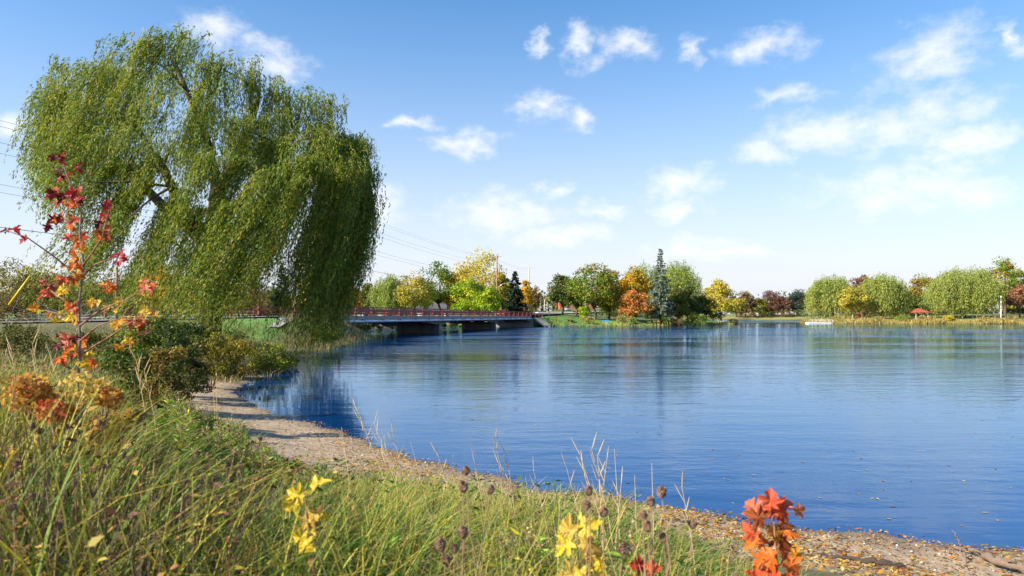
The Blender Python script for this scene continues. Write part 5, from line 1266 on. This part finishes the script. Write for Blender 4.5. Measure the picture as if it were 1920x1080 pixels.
def litter():
    g = np.random.default_rng(70)
    n = 190000; d = 5.5 * (31 / 5.5) ** g.uniform(0, 1, n); az = g.uniform(-.42, .72, n); x = np.tan(az) * d; y = d; s = lake_sd(x, y)
    ok = (s > .03) & (s < 3.1) & (g.uniform(size=n) < (.35 + .65 * (np.sin(x * 2.1 + y) * .5 + .5)) * (.4 + .6 * (np.abs(s - 1.2) < 1.1))); x, y = x[ok], y[ok]
    o = np.argsort(y); x, y = x[o], y[o]
    ind = g.permutation(4000)[:280]
    mask = np.ones(len(x), bool); mask[ind] = False
    for i in ind:
        ob = bpy.data.objects.new('fallen_leaf', SL[g.integers(0, len(SL))]); COL.objects.link(ob)
        ob.location = (x[i], y[i], float(ground_z(x[i], y[i])) + .008); sc = g.uniform(.045, .09); ob.scale = (sc, sc, sc); ob.rotation_euler = (g.normal(0, .25), g.normal(0, .25), g.uniform(0, 6.28))
        tag(ob, 'fallen autumn leaf lying on the sandy shore', 'leaf', 'fallen leaves on the sandy shore')
    k_ = np.sort(g.permutation(mask.sum())[:15000]); x, y = x[mask][k_], y[mask][k_]; n = len(x); z = ground_z(x, y) + .010
    a = g.uniform(0, 6.28, n); T = np.stack([np.cos(a), np.sin(a), g.normal(0, .15, n)], 1); Ls = g.uniform(.025, .075, n)
    ob = link('leaf_litter', leaf_mesh('leaf_litter', np.stack([x, y, z], 1), T, np.array([0, 0, 1.0]) + g.normal(0, .3, (n, 3)), Ls, Ls * .5, pick([(3, LIT[0]), (3, LIT[1]), (3, LIT[2]), (2, LIT[3]), (2, LIT[4])], n, g), M['leaf']))
    tag(ob, 'small yellow and brown leaf litter strewn over the sandy shore', 'leaf litter', kind='stuff')
    # dead twigs and washed-up bits along the edge
    mb = MB()
    n = 0
    while n < 420:
        d = g.uniform(6, 24); az = g.uniform(-.4, .7); x = math.tan(az) * d; s = float(lake_sd(np.array([x]), np.array([d]))[0])
        if not (.05 < s < 2.9): continue
        n += 1; a = g.uniform(0, 6.28); l = g.uniform(.04, .22); z = float(ground_z(x, d)) + .006
        mb.tube([(x, d, z), (x + math.cos(a) * l, d + math.sin(a) * l, z + g.uniform(0, .02))], [.004, .002], 4)
    ob = mb.build('twig_debris', M['dark_driftwood']); tag(ob, 'thin dead twigs scattered over the sandy shore', 'debris', kind='stuff')
    # pebbles
    k = 20000; d = 5.8 * 4 ** g.uniform(0, 1, k); x = np.tan(g.uniform(-.42, .72, k)) * d; sv = lake_sd(x, d); ok = (sv > -.1) & (sv < 2.6); x, d = x[ok][:1500], d[ok][:1500]; k = len(x)
    r = g.uniform(.006, .026, k); c = np.stack([x, d, ground_z(x, d) + r * .2], 1)
    O = np.array([(1, 0, 0), (0, 1, 0), (-1, 0, 0), (0, -1, 0), (0, 0, .7), (0, 0, -.5)], float)
    V = (c[:, None, :] + O[None] * r[:, None, None] * g.uniform(.6, 1.3, (k, 6, 1))).reshape(-1, 3)
    Ft = (np.arange(k)[:, None, None] * 6 + np.array([(0, 1, 4), (1, 2, 4), (2, 3, 4), (3, 0, 4), (1, 0, 5), (2, 1, 5), (3, 2, 5), (0, 3, 5)])[None]).reshape(-1, 3)
    ob = link('pebbles', mesh_np('pebbles', V, Ft, principled('pebble', (1, 1, 1), .8, .2, 20, attr='tint'), np.repeat(pick([(3, srgb(150, 140, 128)), (2, srgb(110, 100, 92)), (1, srgb(196, 184, 166))], k, g, .15), 8, 0), True))
    tag(ob, 'small pebbles and grit along the water\'s edge', 'pebbles', kind='stuff')
    # leaves afloat
    k = 0
    while k < 150:
        py = g.uniform(690, 1005) if g.uniform() < .8 else g.uniform(640, 700); px = g.uniform(500, 1910); d = H * F / (py - HZ); x = (px - 960) / F * d
        if lake_sd(np.array([x]), np.array([d]))[0] > -.25: continue
        ob = bpy.data.objects.new('floating_leaf', SL[g.integers(0, len(SL))]); COL.objects.link(ob); k += 1
        sc = g.uniform(.05, .10); ob.location = (x, d, .004); ob.scale = (sc, sc, sc * .5); ob.rotation_euler = (0, 0, g.uniform(0, 6.28))
        tag(ob, 'small leaf floating on the blue water', 'leaf', 'leaves floating on the water')
litter()
def wood(px0, py0, pts, rad, label, mat):
    d0 = (H - .15) * F / (py0 - HZ); b = at(px0, py0, d0); b[2] = float(ground_z(b[0], b[1]))
    root = empty('driftwood', tuple(b), label, 'driftwood')
    P = []
    for px, py, lift in pts:
        d = (H - .15) * F / (py - HZ); q = at(px, py, d); q[2] = float(ground_z(q[0], q[1])) + lift; P.append(tuple(q - b))
    gw = np.random.default_rng(int(px0)); P = np.array(P); q = np.linspace(0, len(P) - 1, 15)
    P2 = np.stack([np.interp(q, np.arange(len(P)), P[:, k]) for k in range(3)], 1) + gw.normal(0, .012, (15, 3)); r2 = np.interp(q, np.arange(len(rad)), rad) * gw.uniform(.7, 1.15, 15)
    MB().tube([tuple(p) for p in P2], list(r2), 9).build('log', M[mat], root, True)
    for k in (4, 9):
        t = P2[k] + np.array([gw.normal(0, .10), gw.normal(0, .05), gw.uniform(.03, .10)])
        MB().tube([tuple(P2[k]), tuple((P2[k] + t) / 2 + np.array([.01, 0, .01])), tuple(t)], [r2[k] * .45, r2[k] * .3, r2[k] * .12], 6).build('snag', M[mat], root, True)
wood(1860, 1055, [(1780, 1012, .03), (1830, 1030, .05), (1862, 1052, .10), (1900, 1066, .09), (1960, 1076, .05), (2040, 1082, .03)], [.012, .03, .045, .05, .05, .04], 'bent grey driftwood branch on the sand at lower right corner', 'driftwood')
wood(1620, 1050, [(1530, 1032, .015), (1600, 1044, .02), (1650, 1056, .03), (1700, 1062, .02)], [.012, .025, .035, .02], 'dark flat driftwood lying in the sand right of the orange seedling', 'dark_driftwood')
wood(1745, 1010, [(1788, 1010, .22), (1800, 1026, .12), (1812, 1042, .03)], [.006, .010, .012], 'short stick poking up beside the bent driftwood', 'driftwood')
wood(1640, 1000, [(1250, 965, .01), (1280, 968, .02), (1330, 975, .01)], [.01, .016, .008], 'thin dark stick on the sand left of the orange seedling', 'dark_driftwood')
